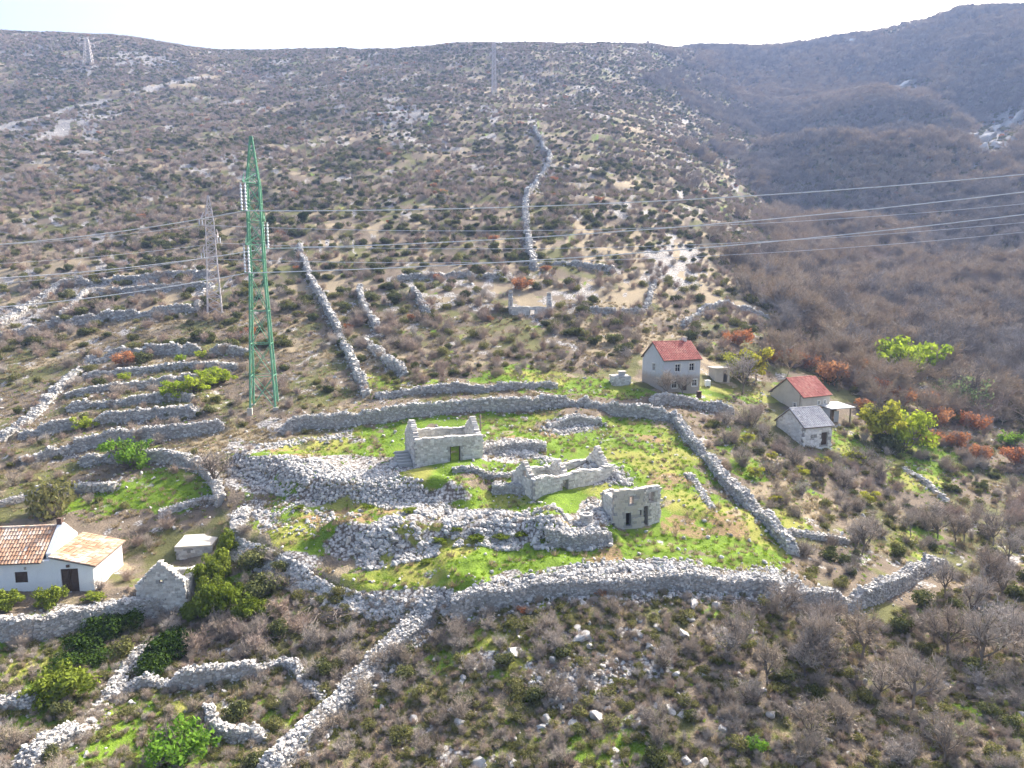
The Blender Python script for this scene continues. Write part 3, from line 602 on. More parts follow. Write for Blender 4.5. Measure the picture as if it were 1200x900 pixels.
for u, v, s in [(603, 768, 26), (592, 772, 16), (684, 748, 30), (676, 738, 18), (692, 758, 16), (690, 730, 10), (664, 770, 16), (650, 776, 22), (484, 845, 18), (541, 848, 18), (556, 838, 10), (700, 842, 30), (712, 832, 18), (640, 845, 20), (672, 850, 24), (610, 796, 14), (800, 838, 18), (846, 855, 18), (803, 893, 22), (826, 897, 16), (786, 832, 22), (770, 828, 14), (905, 838, 16), (938, 832, 14), (750, 742, 18), (770, 736, 14), (560, 895, 30), (600, 893, 20), (500, 880, 12), (455, 870, 14), (765, 760, 20), (1030, 866, 18), (1012, 800, 14), (880, 740, 12), (952, 780, 12), (720, 880, 18), (690, 806, 12), (540, 800, 12), (1120, 870, 14), (1000, 850, 12), (610, 748, 14), (640, 742, 12)]:
    lm_ = area_of(gp(u, v))[1]; boulder(u, v, s, ('large' if s > 17 else 'small') + ' weathered limestone boulder in scrub by ' + lm_, 'boulders by ' + lm_)
for u, v, s in [(812, 708, 20), (826, 702, 22), (838, 712, 14), (905, 690, 16), (918, 684, 18), (928, 694, 16), (860, 706, 14), (880, 700, 12), (890, 712, 14), (806, 726, 24), (850, 740, 14), (942, 690, 14), (958, 686, 10), (800, 745, 26)]:
    boulder(u, v, s, 'orange-stained limestone block fallen at the terrace wall corner', 'blocks fallen from the terrace corner')
for u, v, s in [(408, 633, 15), (418, 640, 12), (430, 636, 14), (440, 628, 14), (452, 626, 13), (462, 632, 16), (470, 640, 14), (446, 645, 15), (432, 652, 14), (420, 658, 12), (456, 622, 11), (478, 628, 12), (438, 618, 10), (400, 645, 10), (466, 652, 14), (448, 660, 12), (484, 645, 10), (412, 650, 12), (550, 640, 10), (592, 625, 9), (605, 632, 10), (455, 640, 11), (424, 628, 11), (474, 618, 9)]:
    boulder(u, v, s, 'large block in the tumbled white stone heap below the middle lawn', 'blocks of the white stone heap', 'stone_block')
for u, v, s in [(1140, 168, 22), (1158, 163, 30), (1180, 150, 28), (1194, 140, 24), (1150, 180, 24), (1170, 175, 30), (1164, 152, 20), (1060, 102, 18), (1072, 97, 16), (1078, 112, 14), (1050, 104, 12), (1186, 302, 36), (1198, 296, 28), (1170, 308, 20), (1186, 166, 22), (1135, 176, 14)]:
    boulder(u, v, s, 'bare pale rock outcrop on the wooded far slope', 'rock outcrops on the wooded slope', 'rock_outcrop')
# ------------------------------------------------------------------ buildings
M_plast = plain_mat('cream_plaster', (0.52, 0.47, 0.40), .9, .2, .8, (0.30, 0.25, 0.20), .6)
M_grey = plain_mat('grey_blue_render', (0.46, 0.47, 0.48), .9, .2, .6, (0.33, 0.28, 0.23), .6)
M_white = plain_mat('whitewash', (0.80, 0.80, 0.79), .9, .08, 1.2, (0.60, 0.60, 0.60), .35)
M_wood = plain_mat('dark_wood', (0.085, 0.055, 0.040), .7, .4, 4); M_pale = plain_mat('grey_timber', (0.20, 0.165, 0.13), .8, .3, 3)
M_frame = plain_mat('white_frame', (0.68, 0.66, 0.62), .7, .1, 3); M_conc = plain_mat('concrete', (0.50, 0.46, 0.39), .9, .2, 1.0, (0.28, 0.25, 0.2), .5)
M_glass = NT('window_glass'); M_glass.bsdf((0.02, 0.022, 0.025), .12, None, .6); M_glass = M_glass.m
M_tile = tile_mat('clay_tile', (0.33, 0.17, 0.10), (0.50, 0.31, 0.20), (0.68, 0.58, 0.48)); M_redtile = tile_mat('red_tile', (0.26, 0.075, 0.06), (0.40, 0.125, 0.10), (0.50, 0.22, 0.17)); M_slate = tile_mat('grey_tile', (0.24, 0.24, 0.26), (0.33, 0.33, 0.35), (0.46, 0.45, 0.46))
M_iron = plain_mat('rusty_iron', (0.10, 0.06, 0.045), .8, .3, 5); M_tank = plain_mat('white_enamel', (0.72, 0.74, 0.76), .4, .05, 2, (0.5, 0.48, 0.45), .2)

def cells(mb, A, B, th, topf, ops=(), z0=-1.4, step=.22):
    A = np.array(A, float); B = np.array(B, float); Ln = np.linalg.norm(B - A); d = (B - A) / Ln; nl = np.array([-d[1], d[0]])
    xs = set(np.linspace(0, Ln, max(2, int(Ln / step) + 1)).round(3))
    for o in ops: xs |= {round(o[0], 3), round(o[1], 3)}
    xs = sorted(x for x in xs if 0 <= x <= Ln)
    for sa, sb in zip(xs[:-1], xs[1:]):
        if sb - sa < .02: continue
        sm = (sa + sb) / 2; cuts = sorted((o[2], o[3]) for o in ops if o[0] < sm < o[1]); ta, tb = topf(sa), topf(sb); lo = z0
        spans = []
        for c0, c1 in cuts:
            if c0 > lo: spans.append((lo, c0, lo, c0))
            lo = c1
        if min(ta, tb) > lo + .02: spans.append((lo, ta, lo, tb))
        for (la, ha, lb, hb) in spans:
            P = []
            for s_, (l, h) in ((sa, (la, ha)), (sb, (lb, hb))):
                for w in (0, th):
                    for z in (l, h): q = A + d * s_ + nl * w; P.append((q[0], q[1], z))
            mb.hexa(P)
    return Ln, d, nl
def face_stones(acc, A, B, th, topf, ops=(), z0=-.9, s=.34, sides=(0, 1)):
    A = np.array(A, float); B = np.array(B, float); Ln = np.linalg.norm(B - A); d = (B - A) / Ln; nl = np.array([-d[1], d[0]]); yaw = math.atan2(d[1], d[0])
    for side in sides:
        z = z0
        while z < 8:
            ch = s * random.uniform(.5, .78); x = -random.uniform(0, s)
            while x < Ln:
                l = s * random.uniform(.65, 1.5); xm = x + l / 2; zc = z + ch / 2
                if 0.02 < xm < Ln - .02 and zc < topf(xm) - .03 and not any(o[0] - l * .42 < xm < o[1] + l * .42 and o[2] - ch * .4 < zc < o[3] + ch * .4 for o in ops):
                    q = A + d * xm + nl * (th - .02 + random.uniform(-.03, .03) if side else .02 + random.uniform(-.03, .03))
                    acc.append((q[0], q[1], zc, yaw, l * .49, .07, ch * .48))
                x += l
            z += ch
            if z > max(topf(Ln * k / 8) for k in range(9)): break
    x = 0
    while x < Ln:       # coping of loose stones
        l = s * random.uniform(.6, 1.2)
        if x + l / 2 < Ln:
            q = A + d * (x + l / 2) + nl * (th / 2 + random.uniform(-.05, .05)); zt = topf(x + l / 2)
            if not any(o[0] < x + l / 2 < o[1] and o[3] > zt for o in ops): acc.append((q[0], q[1], zt + .01, yaw + random.uniform(-.2, .2), l * .5, th * .5, .09 * random.uniform(.6, 1.6)))
        x += l
def masonry(parent, A, B, th, topf, ops=(), mat=None, s=.34, name='wall', lab=None, stones=True):
    mb = MB(); cells(mb, A, B, th, topf, ops); w = mb.build(name, M_limed if stones else mat, parent)
    if lab: w['label'] = lab
    if stones:
        acc = []; face_stones(acc, A, B, th, topf, ops, s=s); a = np.array(acc)
        st = link('stones', stone_mesh('stones', a[:, :3], rot_axes(len(a), .05, a[:, 3]), a[:, 4:7], mat or M_masonry, np.clip(RNG.normal(.5, .25, len(a)), 0, 1), (BOX_V, BOX_F), .16), w); st['kind'] = 'stuff'
    for o in ops:
        if o[3] < topf((o[0] + o[1]) / 2) - .15 and stones:
            A_ = np.array(A, float); B_ = np.array(B, float); d = (B_ - A_) / np.linalg.norm(B_ - A_); nl = np.array([-d[1], d[0]]); m = MB()
            p = A_ + d * (o[0] - .18) + nl * th / 2; q = A_ + d * (o[1] + .18) + nl * th / 2
            m.beam((*p, o[3] + .1), (*q, o[3] + .1), th + .1, .22, tint=.75); m.build('lintel', M_lime, w)
    return w
def rag(h, sd, amp=.35, wl=1.1): return lambda s: h + (float(fbm(np.array(s / wl), np.array(sd * 3.7), sd, 3)) - .5) * 2 * amp
def gab(h, rise, D, sd, amp=.18): 
    r = rag(0, sd, amp, .7); return lambda s: h + rise * (1 - abs(2 * s / D - 1)) ** 1.0 + r(s)
def place(name, lab, cat, corner, rz, L, group=None, dz=0.0):
    p = gp(*corner); o = empty(name, (p[0] + math.cos(rz) * L / 2, p[1] + math.sin(rz) * L / 2, p[2] + dz), rz); tag(o, lab, cat, group); return o

# roofless ruin with two gables and a doorway
r1 = place('roofless_stone_house', 'roofless stone house with two pointed gables and one dark doorway', 'ruin', (487, 548), R(19), 7.9)
L, D, th = 7.9, 6.4, .6
masonry(r1, (-L / 2, 0), (L / 2, 0), th, rag(3.15, 1, .12), [(4.0, 5.25, -.1, 2.15)])
masonry(r1, (L / 2, D), (-L / 2, D), th, rag(3.0, 2, .2))
masonry(r1, (L / 2, th), (L / 2, D - th), th, gab(3.05, 1.75, D - 2 * th, 3, .1)); masonry(r1, (-L / 2, D - th), (-L / 2, th), th, gab(3.1, 1.8, D - 2 * th, 4, .1))
m = MB(); m.box((.1, .25, -.1), (.22, .36, 2.1)); m.box((1.2, .25, -.1), (1.3, .36, 2.1)); m.build('door_frame', M_wood, r1)
m = MB()
for i in range(5): m.box((-L / 2 - .1 - 1.6, 1.2 + i * .55, -1.2), (-L / 2 - .12, 1.75 + i * .55, .25 + i * .22), .5)
m.build('outside_stair', M_lime, r1)
M_earth = plain_mat('trodden_earth', (0.16, 0.115, 0.08), .95, .4, 1.5, (0.10, 0.11, 0.05), .5)
MB().box((-L / 2 + th, th, -1.2), (L / 2 - th, D - th, .12)).build('earth_floor', M_earth, r1)
# long roofless shell with a cross wall
r2 = place('roofless_stone_shell', 'long low roofless stone shell with a ruined gable cross wall inside', 'ruin', (626, 587), R(31), 10.4)
L, D, th = 10.4, 4.6, .6
masonry(r2, (-L / 2, 0), (L / 2, 0), th, lambda s: 2.2 + .12 * math.sin(s * 1.3) + rag(0, 5, .2)(s), [(3.6, 4.35, .0, 1.75)])
masonry(r2, (L / 2, D), (-L / 2, D), th, lambda s: 2.1 + .15 * math.sin(s) + rag(0, 6, .25)(s))
masonry(r2, (L / 2, th), (L / 2, D - th), th, gab(2.25, 1.9, D - 2 * th, 7, .1)); masonry(r2, (-L / 2, D - th), (-L / 2, th), th, gab(2.1, 1.6, D - 2 * th, 8, .1), [(1.9, 2.4, 2.2, 2.9)])
masonry(r2, (-.9, D - th), (-.9, th), .55, gab(1.9, 1.5, D - 2 * th, 9, .25), name='cross_wall')
MB().box((-L / 2 + th, th, -1.2), (L / 2 - th, D - th, .1)).build('earth_floor', M_earth, r2)
nq = 240; q = np.c_[RNG.uniform(-L / 2 + .8, L / 2 - .8, nq), RNG.uniform(.8, D - .8, nq), RNG.uniform(.1, .45, nq)]; kq = RNG.uniform(.1, .35, nq); st = link('fallen_stones', stone_mesh('fallen_stones', q, rot_axes(nq, .8), np.stack([kq, kq * .8, kq * .6], -1), M_masonry), r2); st['kind'] = 'stuff'
# tall facade ruin
r3 = place('roofless_facade_ruin', 'small plastered facade ruin with empty window holes above the stone well', 'ruin', (720, 617), R(14), 3.1)
masonry(r3, (-1.55, 0), (1.55, 0), .5, rag(3.5, 10, .14), [(1.2, 1.75, -.1, 1.3), (1.55, 2.0, 2.1, 3.0), (2.65, 2.85, .9, 1.5)], mat=M_plast, s=.5, name='facade_wall', lab='stained pinkish plaster facade wall')
masonry(r3, (1.57, .22), (3.75, .75), .5, rag(3.45, 11, .1), [(.06, .6, -.3, 1.75), (.7, 1.3, 2.05, 3.1)], mat=M_masonry, name='facade_wall')
masonry(r3, (3.65, 1.3), (3.6, 3.0), .5, rag(2.6, 12, .5)); masonry(r3, (-1.55, 3.0), (-1.55, .52), .5, rag(2.7, 13, .5)); masonry(r3, (3.6, 3.6), (-1.5, 3.6), .5, rag(2.4, 14, .4)); MB().box((-1.0, .55, 1.85), (2.9, 3.05, 1.98)).build('added_shade_slab', M_wood, r3)  # invented upper floor slab, added to block sky light behind the lower openings
# hut gable below the cottage
r4 = place('stone_gable_hut', 'small ruined stone hut with one pointed gable beside the ivy', 'ruin', (162, 706), R(6), 4.0)
L, D, th = 4.0, 4.2, .5
masonry(r4, (-L / 2, 0), (L / 2, 0), th, gab(1.6, 1.9, L, 15), [(1.85, 2.15, 1.7, 2.0)]); masonry(r4, (L / 2, th), (L / 2, D - th), th, rag(1.5, 16, .4)); masonry(r4, (L / 2, D), (-L / 2, D), th, rag(1.3, 17, .5)); masonry(r4, (-L / 2, D - th), (-L / 2, th), th, rag(1.2, 18, .4))
# ruin up the slope
r5 = place('roofless_hill_ruin', 'roofless ruin in scrub up the slope with two broken end gables', 'ruin', (597, 369), R(3), 8.6)
L, D, th = 8.6, 5, .7
masonry(r5, (-L / 2, 0), (L / 2, 0), th, rag(1.5, 19, .25), [(4.2, 5.1, -.5, 1.0)], s=.6); masonry(r5, (L / 2, th), (L / 2, D - th), th, gab(2.0, 2.3, D - 2 * th, 20, .3), s=.6); masonry(r5, (L / 2, D), (-L / 2, D), th, rag(1.4, 21, .4), s=.6); masonry(r5, (-L / 2, D - th), (-L / 2, th), th, gab(2.2, 2.6, D - 2 * th, 22, .3), s=.6)
# stone oven-like hut above the garden wall
r6 = place('stone_oven', 'squat stone oven hut with a small square chimney cap', 'outbuilding', (718, 452), R(4), 2.8)
masonry(r6, (-1.4, 0), (1.4, 0), .5, rag(1.35, 23, .1)); masonry(r6, (1.4, .5), (1.4, 1.8), .5, rag(1.35, 24, .1)); masonry(r6, (1.4, 2.3), (-1.4, 2.3), .5, rag(1.35, 25, .1)); masonry(r6, (-1.4, 1.8), (-1.4, .5), .5, rag(1.35, 26, .1))
MB().box((-1.3, .1, 1.3), (1.3, 2.2, 1.48), .6).build('roof_slab', M_lime, r6); MB().box((-.2, .7, 1.48), (.75, 1.6, 2.0), .7).box((-.3, .6, 2.0), (.85, 1.7, 2.15), .8).build('chimney', M_lime, r6)
# well
p = gp(687, 614); wl = empty('stone_well', tuple(p)); tag(wl, 'round stone well head on the lower terrace edge', 'well')
acc = []
for k in range(5):
    for i in range(11):
        a = (i + .5 * (k % 2)) * 2 * math.pi / 11; acc.append((.50 * math.cos(a), .50 * math.sin(a), -.05 + k * .21, a + math.pi / 2, .16, .13, .1))
a = np.array(acc); MB().tube([(0, 0, -.5), (0, 0, .72)], .40, 14).build('shaft', M_limed, wl); st = link('stones', stone_mesh('stones', a[:, :3], rot_axes(len(a), .03, a[:, 3]), a[:, 4:], M_lime, None, (BOX_V, BOX_F), .08), wl); st['kind'] = 'stuff'
m = MB(); n = 20; t = np.arange(n) * 2 * np.pi / n
Vr = np.concatenate([np.stack([r * np.cos(t), r * np.sin(t), np.full(n, z)], -1) for r, z in ((.66, .9), (.66, 1.04), (.38, 1.04), (.38, .74))]); k = np.arange(n)
m.add(Vr, np.concatenate([np.stack([j * n + k, j * n + (k + 1) % n, ((j + 1) % 4) * n + (k + 1) % n, ((j + 1) % 4) * n + k], -1) for j in range(4)]), .7); m.build('rim', M_lime, wl)
# square cistern with a slab roof
ci = place('cistern', 'square stone cistern roofed with a flat tan concrete slab', 'cistern', (207, 656), R(9), 3.3)
for A, B in (((-1.65, 0), (1.65, 0)), ((1.65, .4), (1.65, 2.8)), ((1.65, 3.2), (-1.65, 3.2)), ((-1.65, 2.8), (-1.65, .4))): masonry(ci, A, B, .4, lambda s: 1.15, mat=M_lime)
MB().box((-1.75, -.1, 1.17), (1.75, 3.3, 1.36)).build('roof_slab', M_conc, ci)
# wooden pole behind the doorway ruin
p = gp(563, 527); m = MB().tube([(0, 0, -.5), (.02, 0, 2.2), (.0, .02, 4.3)], [.11, .10, .085], 8); pole = m.build('wooden_pole', M_pale, None, True); pole.location = p; tag(pole, 'bare wooden pole standing behind the doorway ruin', 'pole')

def tile_slope(mb, p0, ex, es, L, Sl, tw=.24, tl=.42, seed=0):
    ex = np.array(ex, float); es = np.array(es, float); nn = np.cross(ex, es); nn /= np.linalg.norm(nn); p0 = np.array(p0, float)
    if nn[2] < 0: nn = -nn
    nc_, nr_ = max(1, int(L / tw)), max(1, int(Sl / tl)); tw, tl = L / nc_, Sl / nr_; an = np.linspace(0, math.pi, 5); rr = random.Random(seed); Vs = []; Ts = []
    for i in range(nc_):
        for j in range(nr_):
            c = p0 + ex * (i + .5) * tw + es * j * tl; jt = rr.uniform(-.012, .012)
            for e, (s_, lift, r) in enumerate(((0, .035, .50), (1.12, .0, .43))):
                for a in an: Vs.append(c + es * tl * s_ + ex * (math.cos(a) * tw * r + jt) + nn * (lift + .02 + math.sin(a) * tw * .28 + jt))
            v = min(1, max(0, rr.gauss(.5, .17) + .5 * (float(vnoise(np.array(i * .15), np.array(j * .3), seed)) - .5))); Ts += [v] * 10
    n = nc_ * nr_; b = np.arange(n) * 10; Q = np.concatenate([np.stack([b + k, b + k + 1, b + 6 + k, b + 5 + k], -1) for k in range(4)])
    mb.add(np.array(Vs), Q); mb.T[-1] = np.array(Ts)
def window(root, A, d, nl, o, th, frame=M_frame, pane=M_glass, bars=True, surround=True):
    """frame with mullion and pane set in a wall opening; A start, d direction, nl inward normal"""
    m = MB(); z0, z1 = o[2], o[3]; f = .07
    P = lambda s, w, z: (A[0] + d[0] * s + nl[0] * w, A[1] + d[1] * s + nl[1] * w, z)
    dep = .10
    for a, b in ((P(o[0], dep, z0 + f / 2), P(o[1], dep, z0 + f / 2)), (P(o[0], dep, z1 - f / 2), P(o[1], dep, z1 - f / 2)), (P(o[0] + f / 2, dep, z0), P(o[0] + f / 2, dep, z1)), (P(o[1] - f / 2, dep, z0), P(o[1] - f / 2, dep, z1))): m.beam(a, b, f)
    sm = (o[0] + o[1]) / 2
    if bars: m.beam(P(sm, dep, z0), P(sm, dep, z1), .06); m.beam(P(o[0], dep, z0 + (z1 - z0) * .6), P(o[1], dep, z0 + (z1 - z0) * .6), .05)
    if surround:
        for a, b in ((P(o[0] - .07, -.01, z0 - .07), P(o[1] + .07, -.01, z0 - .07)), (P(o[0] - .07, -.01, z1 + .07), P(o[1] + .07, -.01, z1 + .07)), (P(o[0] - .07, -.01, z0), P(o[0] - .07, -.01, z1)), (P(o[1] + .07, -.01, z0), P(o[1] + .07, -.01, z1))): m.beam(a, b, .13)
    w = m.build('window', frame, root)
    q = MB(); a, b = np.array(P(o[0], .16, z0)), np.array(P(o[1], .18, z1)); q.hexa([P(s_, w_, z_) for s_ in (o[0], o[1]) for w_ in (.14, .17) for z_ in (z0, z1)]); q.build('pane', pane, w)
def door(root, A, d, nl, o, mat=M_wood):
    P = lambda s, w, z: (A[0] + d[0] * s + nl[0] * w, A[1] + d[1] * s + nl[1] * w, z)
    sm = (o[0] + o[1]) / 2; dr = None
    for sa, sb in ((o[0], sm - .01), (sm + .01, o[1])):
        q = MB(); q.hexa([P(s_, w_, z_) for s_ in (sa, sb) for w_ in (.12, .18) for z_ in (o[2], o[3])]); dr = q.build('door', mat, root)
        h = MB(); h.hexa([P(s_, w_, z_) for s_ in (sa + .12, sb - .12) for w_ in (.09, .12) for z_ in (o[2] + .25, o[2] + (o[3] - o[2]) * .45)]); h.hexa([P(s_, w_, z_) for s_ in (sa + .12, sb - .12) for w_ in (.09, .12) for z_ in (o[2] + (o[3] - o[2]) * .55, o[3] - .2)]); h.build('door_panel', mat, dr)
def house(name, lab, corner, rz, L, D, hw, rise, wmat, gmat, tmat, front, left, chim=None, th=.45, seed=0, tw=.3, tl=.5, wbase=None, stone=False, dz=0, doors=()):
    h = place(name, lab, 'house', corner, rz, L, dz=dz)
    walls = [((-L / 2, 0), (L / 2, 0), lambda s: hw, front, wmat), ((L / 2, th), (L / 2, D - th), lambda s: hw + rise * (1 - abs(2 * (s + th) / D - 1)), [], gmat), ((L / 2, D), (-L / 2, D), lambda s: hw, [], wmat), ((-L / 2, D - th), (-L / 2, th), lambda s: hw + rise * (1 - abs(2 * (s + th) / D - 1)), left, gmat)]
    for i, (A, B, tf, ops, mt_) in enumerate(walls):
        w = masonry(h, A, B, th, tf, ops, mt_, stones=stone, s=.45)
        A_ = np.array(A, float); B_ = np.array(B, float); d = (B_ - A_) / np.linalg.norm(B_ - A_); nl = np.array([-d[1], d[0]])
        for o in ops: (door(h, A_, d, nl, o) if o in doors else window(h, A_, d, nl, o, th, surround=not stone))
    ov = .22; sl_len = math.hypot(D / 2, rise); c, s_ = (D / 2) / sl_len, rise / sl_len; ext = ov / c
    for side, nm in ((0, 'roof'), (1, 'roof')):
        y0, sg = (0, 1) if side == 0 else (D, -1)
        e = np.array((-L / 2 - ov, y0 - sg * ov, hw - ext * s_ + .03)); es = np.array((0, sg * c, s_)); nn = np.array((0, -sg * s_, c)); Ls = L + 2 * ov; S2 = sl_len + ext
        m = MB(); P = [e + np.array((x, 0, 0)) + es * a + nn * z for x in (0, Ls) for a in (0, S2) for z in (0, .09)]; m.hexa(P); rf = m.build(nm, M_pale, h)
        m = MB(); tile_slope(m, e + nn * .09, (1, 0, 0), es, Ls, S2, tw, tl, seed + side); tl_ = m.build('roof_tiles', tmat, rf); tl_['kind'] = 'stuff'
    m = MB(); zr = hw + rise + .16
    for i in range(int(L / .45)): m.tube([(-L / 2 - ov + i * .45, D / 2, zr), (-L / 2 - ov + i * .45 + .47, D / 2, zr + .02)], .13, 7, tint=random.uniform(.2, .8))
    m.build('ridge_tiles', tmat, h)
    if chim is not None:
        c_ = empty('chimney'); c_.parent = h; c_.location = (chim, D / 2 + .1, hw + rise - .3); MB().box((-.25, -.25, -.3), (.25, .25, 1.0)).build('stack', M_frame, c_); MB().box((-.33, -.33, 1.0), (.33, .33, 1.1)).build('cap', M_conc, c_)
    return h
M_palest = lime_mat('pale_masonry', (0.55, 0.53, 0.50), (0.82, 0.80, 0.77))
M_two = banded_mat('patched_render', (0.47, 0.48, 0.50), (0.44, 0.39, 0.345), 2.3)
W1 = (2.0, 2.9, 2.95, 4.1); W2 = (4.5, 5.4, 3.0, 4.15); W3 = (1.5, 2.4, .45, 1.5); W4 = (5.1, 6.0, .6, 1.6); D1 = (3.3, 4.2, 0.0, 1.95)
house('two_storey_house', 'two storey house with bright red tiled roof and white framed windows', (777, 459), R(20), 6.5, 6.2, 4.75, 2.4, M_two, M_two, M_redtile, [W1, W2, W3, W4, D1], [(2.6, 3.4, 2.9, 4.0)], chim=2.4, seed=3, doors=(D1,))
B1 = (3.3, 3.8, 1.5, 2.1); B2 = (4.7, 5.2, 1.5, 2.1)
house('farm_barn', 'cream walled barn with long faded red tiled roof', (940, 487), R(27), 6.2, 6.6, 2.9, 2.5, M_plast, M_plast, M_redtile, [B1, B2], [(4.3, 4.9, 1.1, 1.8)], seed=7)
G1 = (3.2, 4.2, -.1, 1.75); G2 = (1.4, 1.9, .9, 1.5)
house('stone_barn', 'pale stone barn with grey tiled roof and a dark door', (941, 523), R(20), 5.0, 5.6, 2.65, 2.1, M_palest, M_palest, M_slate, [G1, G2], [], seed=11, stone=True, doors=(G1,))
# lean-to shed behind the barns
s1 = place('lean_to_shed', 'open sided lean-to shed with pale flat roof beside the red-roofed barn', 'shed', (973, 494), R(20), 4.0)
for x, y in ((-2, 0), (2, 0), (2, 3), (-2, 3)): MB().box((x - .08, y - .08, -1), (x + .08, y + .08, 2.0)).build('post', M_pale, s1)
MB().box((-1.9, 2.7, -1), (1.9, 2.9, 1.95)).build('back_wall', M_pale, s1); MB().box((-2.08, .1, -1), (-1.95, 2.7, 1.95)).build('side_wall', M_grey, s1)
MB().hexa([(x, y, z + (0.35 if y > 0 else 0)) for x in (-2.4, 2.5) for y in (-.5, 3.4) for z in (2.02, 2.14)]).build('roof', M_grey, s1)
MB().box((-1.2, .05, -1), (-.3, .12, 1.6)).build('door', M_grey, s1)
# flat roofed outhouse and small things in the red house garden
s2 = place('outhouse', 'small flat roofed concrete outhouse with open doorway', 'outbuilding', (838, 447), R(14), 2.7)
mb = MB(); cells(mb, (-1.35, 0), (1.35, 0), .25, lambda s: 2.1, [(1.5, 2.3, -.2, 1.8)]); mb.build('wall', M_conc, s2)
for A, B in (((1.35, .25), (1.35, 2.0)), ((1.35, 2.25), (-1.35, 2.25)), ((-1.35, 2.0), (-1.35, .25))): mb = MB(); cells(mb, A, B, .25, lambda s: 2.1); mb.build('wall', M_conc, s2)
MB().box((-1.6, -.25, 2.11), (1.6, 2.5, 2.28)).build('roof_slab', M_conc, s2)
p = gp(829, 453); t1 = empty('water_tank', tuple(p)); tag(t1, 'white water tank standing by the outhouse', 'tank'); MB().box((-.4, -.35, .12), (.4, .35, .95)).build('body', M_tank, t1); MB().box((-.43, -.38, .951), (.43, .38, 1.02)).tube([(0, 0, 1.02), (0, 0, 1.12)], .15, 10).build('lid', M_tank, t1)
for x in (-.3, .3): MB().box((x - .08, -.3, -.2), (x + .08, .3, .12)).build('foot', M_conc, t1)
p = gp(819, 466); t2 = empty('rusty_barrel', tuple(p)); tag(t2, 'dark rusty barrel on the lawn by the red-roofed house', 'barrel'); MB().tube([(0, 0, -.1), (0, 0, .3), (0, 0, .33), (0, 0, .36), (0, 0, .62), (0, 0, .65), (0, 0, .68), (0, 0, .95)], [.38, .38, .41, .38, .38, .41, .38, .38], 14).build('drum', M_iron, t2); MB().tube([(0, 0, .951), (0, 0, .99)], [.40, .40], 14).build('lid', M_iron, t2)

# white cottage with tiled roof and lean-to annex; origin at the annex front corner
p = gp(111, 692); wc = empty('white_cottage', tuple(p), R(7)); tag(wc, 'whitewashed cottage with old orange tiled roof and tiled annex', 'house')
xa, xl, D, hw, rise, th = -3.55, -15.0, 5.9, 2.95, 2.05, .45
ops = [(8.55, 9.6, 1.05, 2.05), (1.2, 2.3, 1.05, 2.05), (4.0, 5.0, -.1, 2.0)]
mb = MB(); cells(mb, (xl, 0), (xa, 0), th, lambda s: hw, ops); mb.build('wall', M_white, wc)
for o in ops[:2]: window(wc, np.array((xl, 0.)), np.array((1., 0)), np.array((0, 1.)), o, th, M_wood, M_wood, False, False)
door(wc, np.array((xl, 0.)), np.array((1., 0)), np.array((0, 1.)), ops[2])
od = (.85, 2.3, -.05, 2.12)
mb = MB(); cells(mb, (xa, .02), (0, .02), th, lambda s: hw + .25 - s * (.95 / 3.55), [od]); mb.build('wall', M_white, wc); door(wc, np.array((xa, .02)), np.array((1., 0)), np.array((0, 1.)), od)
mb = MB(); cells(mb, (0, th + .02), (0, D - th), th, lambda s: 2.25); mb.build('wall', M_white, wc)
mb = MB(); cells(mb, (0, D), (xa, D), th, lambda s: 2.25 + s * (.95 / 3.55)); mb.build('wall', M_white, wc)
mb = MB(); cells(mb, (xa, D), (xl, D), th, lambda s: hw); mb.build('wall', M_white, wc)
mb = MB(); cells(mb, (xa, th + .03), (xa, D - th - .03), th, lambda s: hw + .12 + (rise + .35) * (1 - abs(2 * (s + th) / D - 1))); mb.build('gable_wall', M_white, wc)
mb = MB(); cells(mb, (xl, D - th), (xl, th), th, lambda s: hw + rise * (1 - abs(2 * (s + th) / D - 1))); mb.build('gable_wall', M_white, wc)
sl_len = math.hypot(D / 2, rise); c, s_ = D / 2 / sl_len, rise / sl_len
for side in (0, 1):
    y0, sg = (0, 1) if side == 0 else (D, -1); e = np.array((xl - .2, y0 - sg * .25, hw - .25 * s_ / c + .03)); es = np.array((0, sg * c, s_)); nn = np.array((0, -sg * s_, c)); Ls = xa - xl - th + .1; S2 = sl_len + .25 / c
    m = MB(); m.hexa([e + np.array((x, 0, 0)) + es * a + nn * z for x in (0, Ls) for a in (0, S2) for z in (0, .08)]); rf = m.build('roof', M_pale, wc)
    m = MB(); tile_slope(m, e + nn * .08, (1, 0, 0), es, Ls, S2, .27, .42, 21 + side); q = m.build('roof_tiles', M_tile, rf); q['kind'] = 'stuff'
m = MB()
for i in range(25): m.tube([(xl + i * .45, D / 2, hw + rise + .15), (xl + i * .45 + .47, D / 2, hw + rise + .17)], .13, 7, tint=random.uniform(.5, .95))
m.build('ridge_tiles', M_tile, wc)
sl2 = math.hypot(3.9, 1.05); es = np.array((-3.9, 0, 1.05)) / sl2; nn = np.array((1.05, 0, 3.9)) / sl2; e = np.array((.32, -.2, 2.22)); Ls = D + .4
m = MB(); m.hexa([e + np.array((0, y, 0)) + es * a + nn * z for y in (0, Ls) for a in (0, sl2 - .1) for z in (0, .08)]); rf = m.build('annex_roof', M_pale, wc)
m = MB(); tile_slope(m, e + nn * .08, (0, 1, 0), es, Ls, sl2 - .1, .27, .42, 31); q = m.build('roof_tiles', M_tile, rf); q['kind'] = 'stuff'; q['label'] = 'annex tiles in brighter orange'
ch = MB().box((xa - .5, D / 2 - .2, hw + rise - .1), (xa - .1, D / 2 + .2, hw + rise + .85)).build('chimney', M_iron, wc)
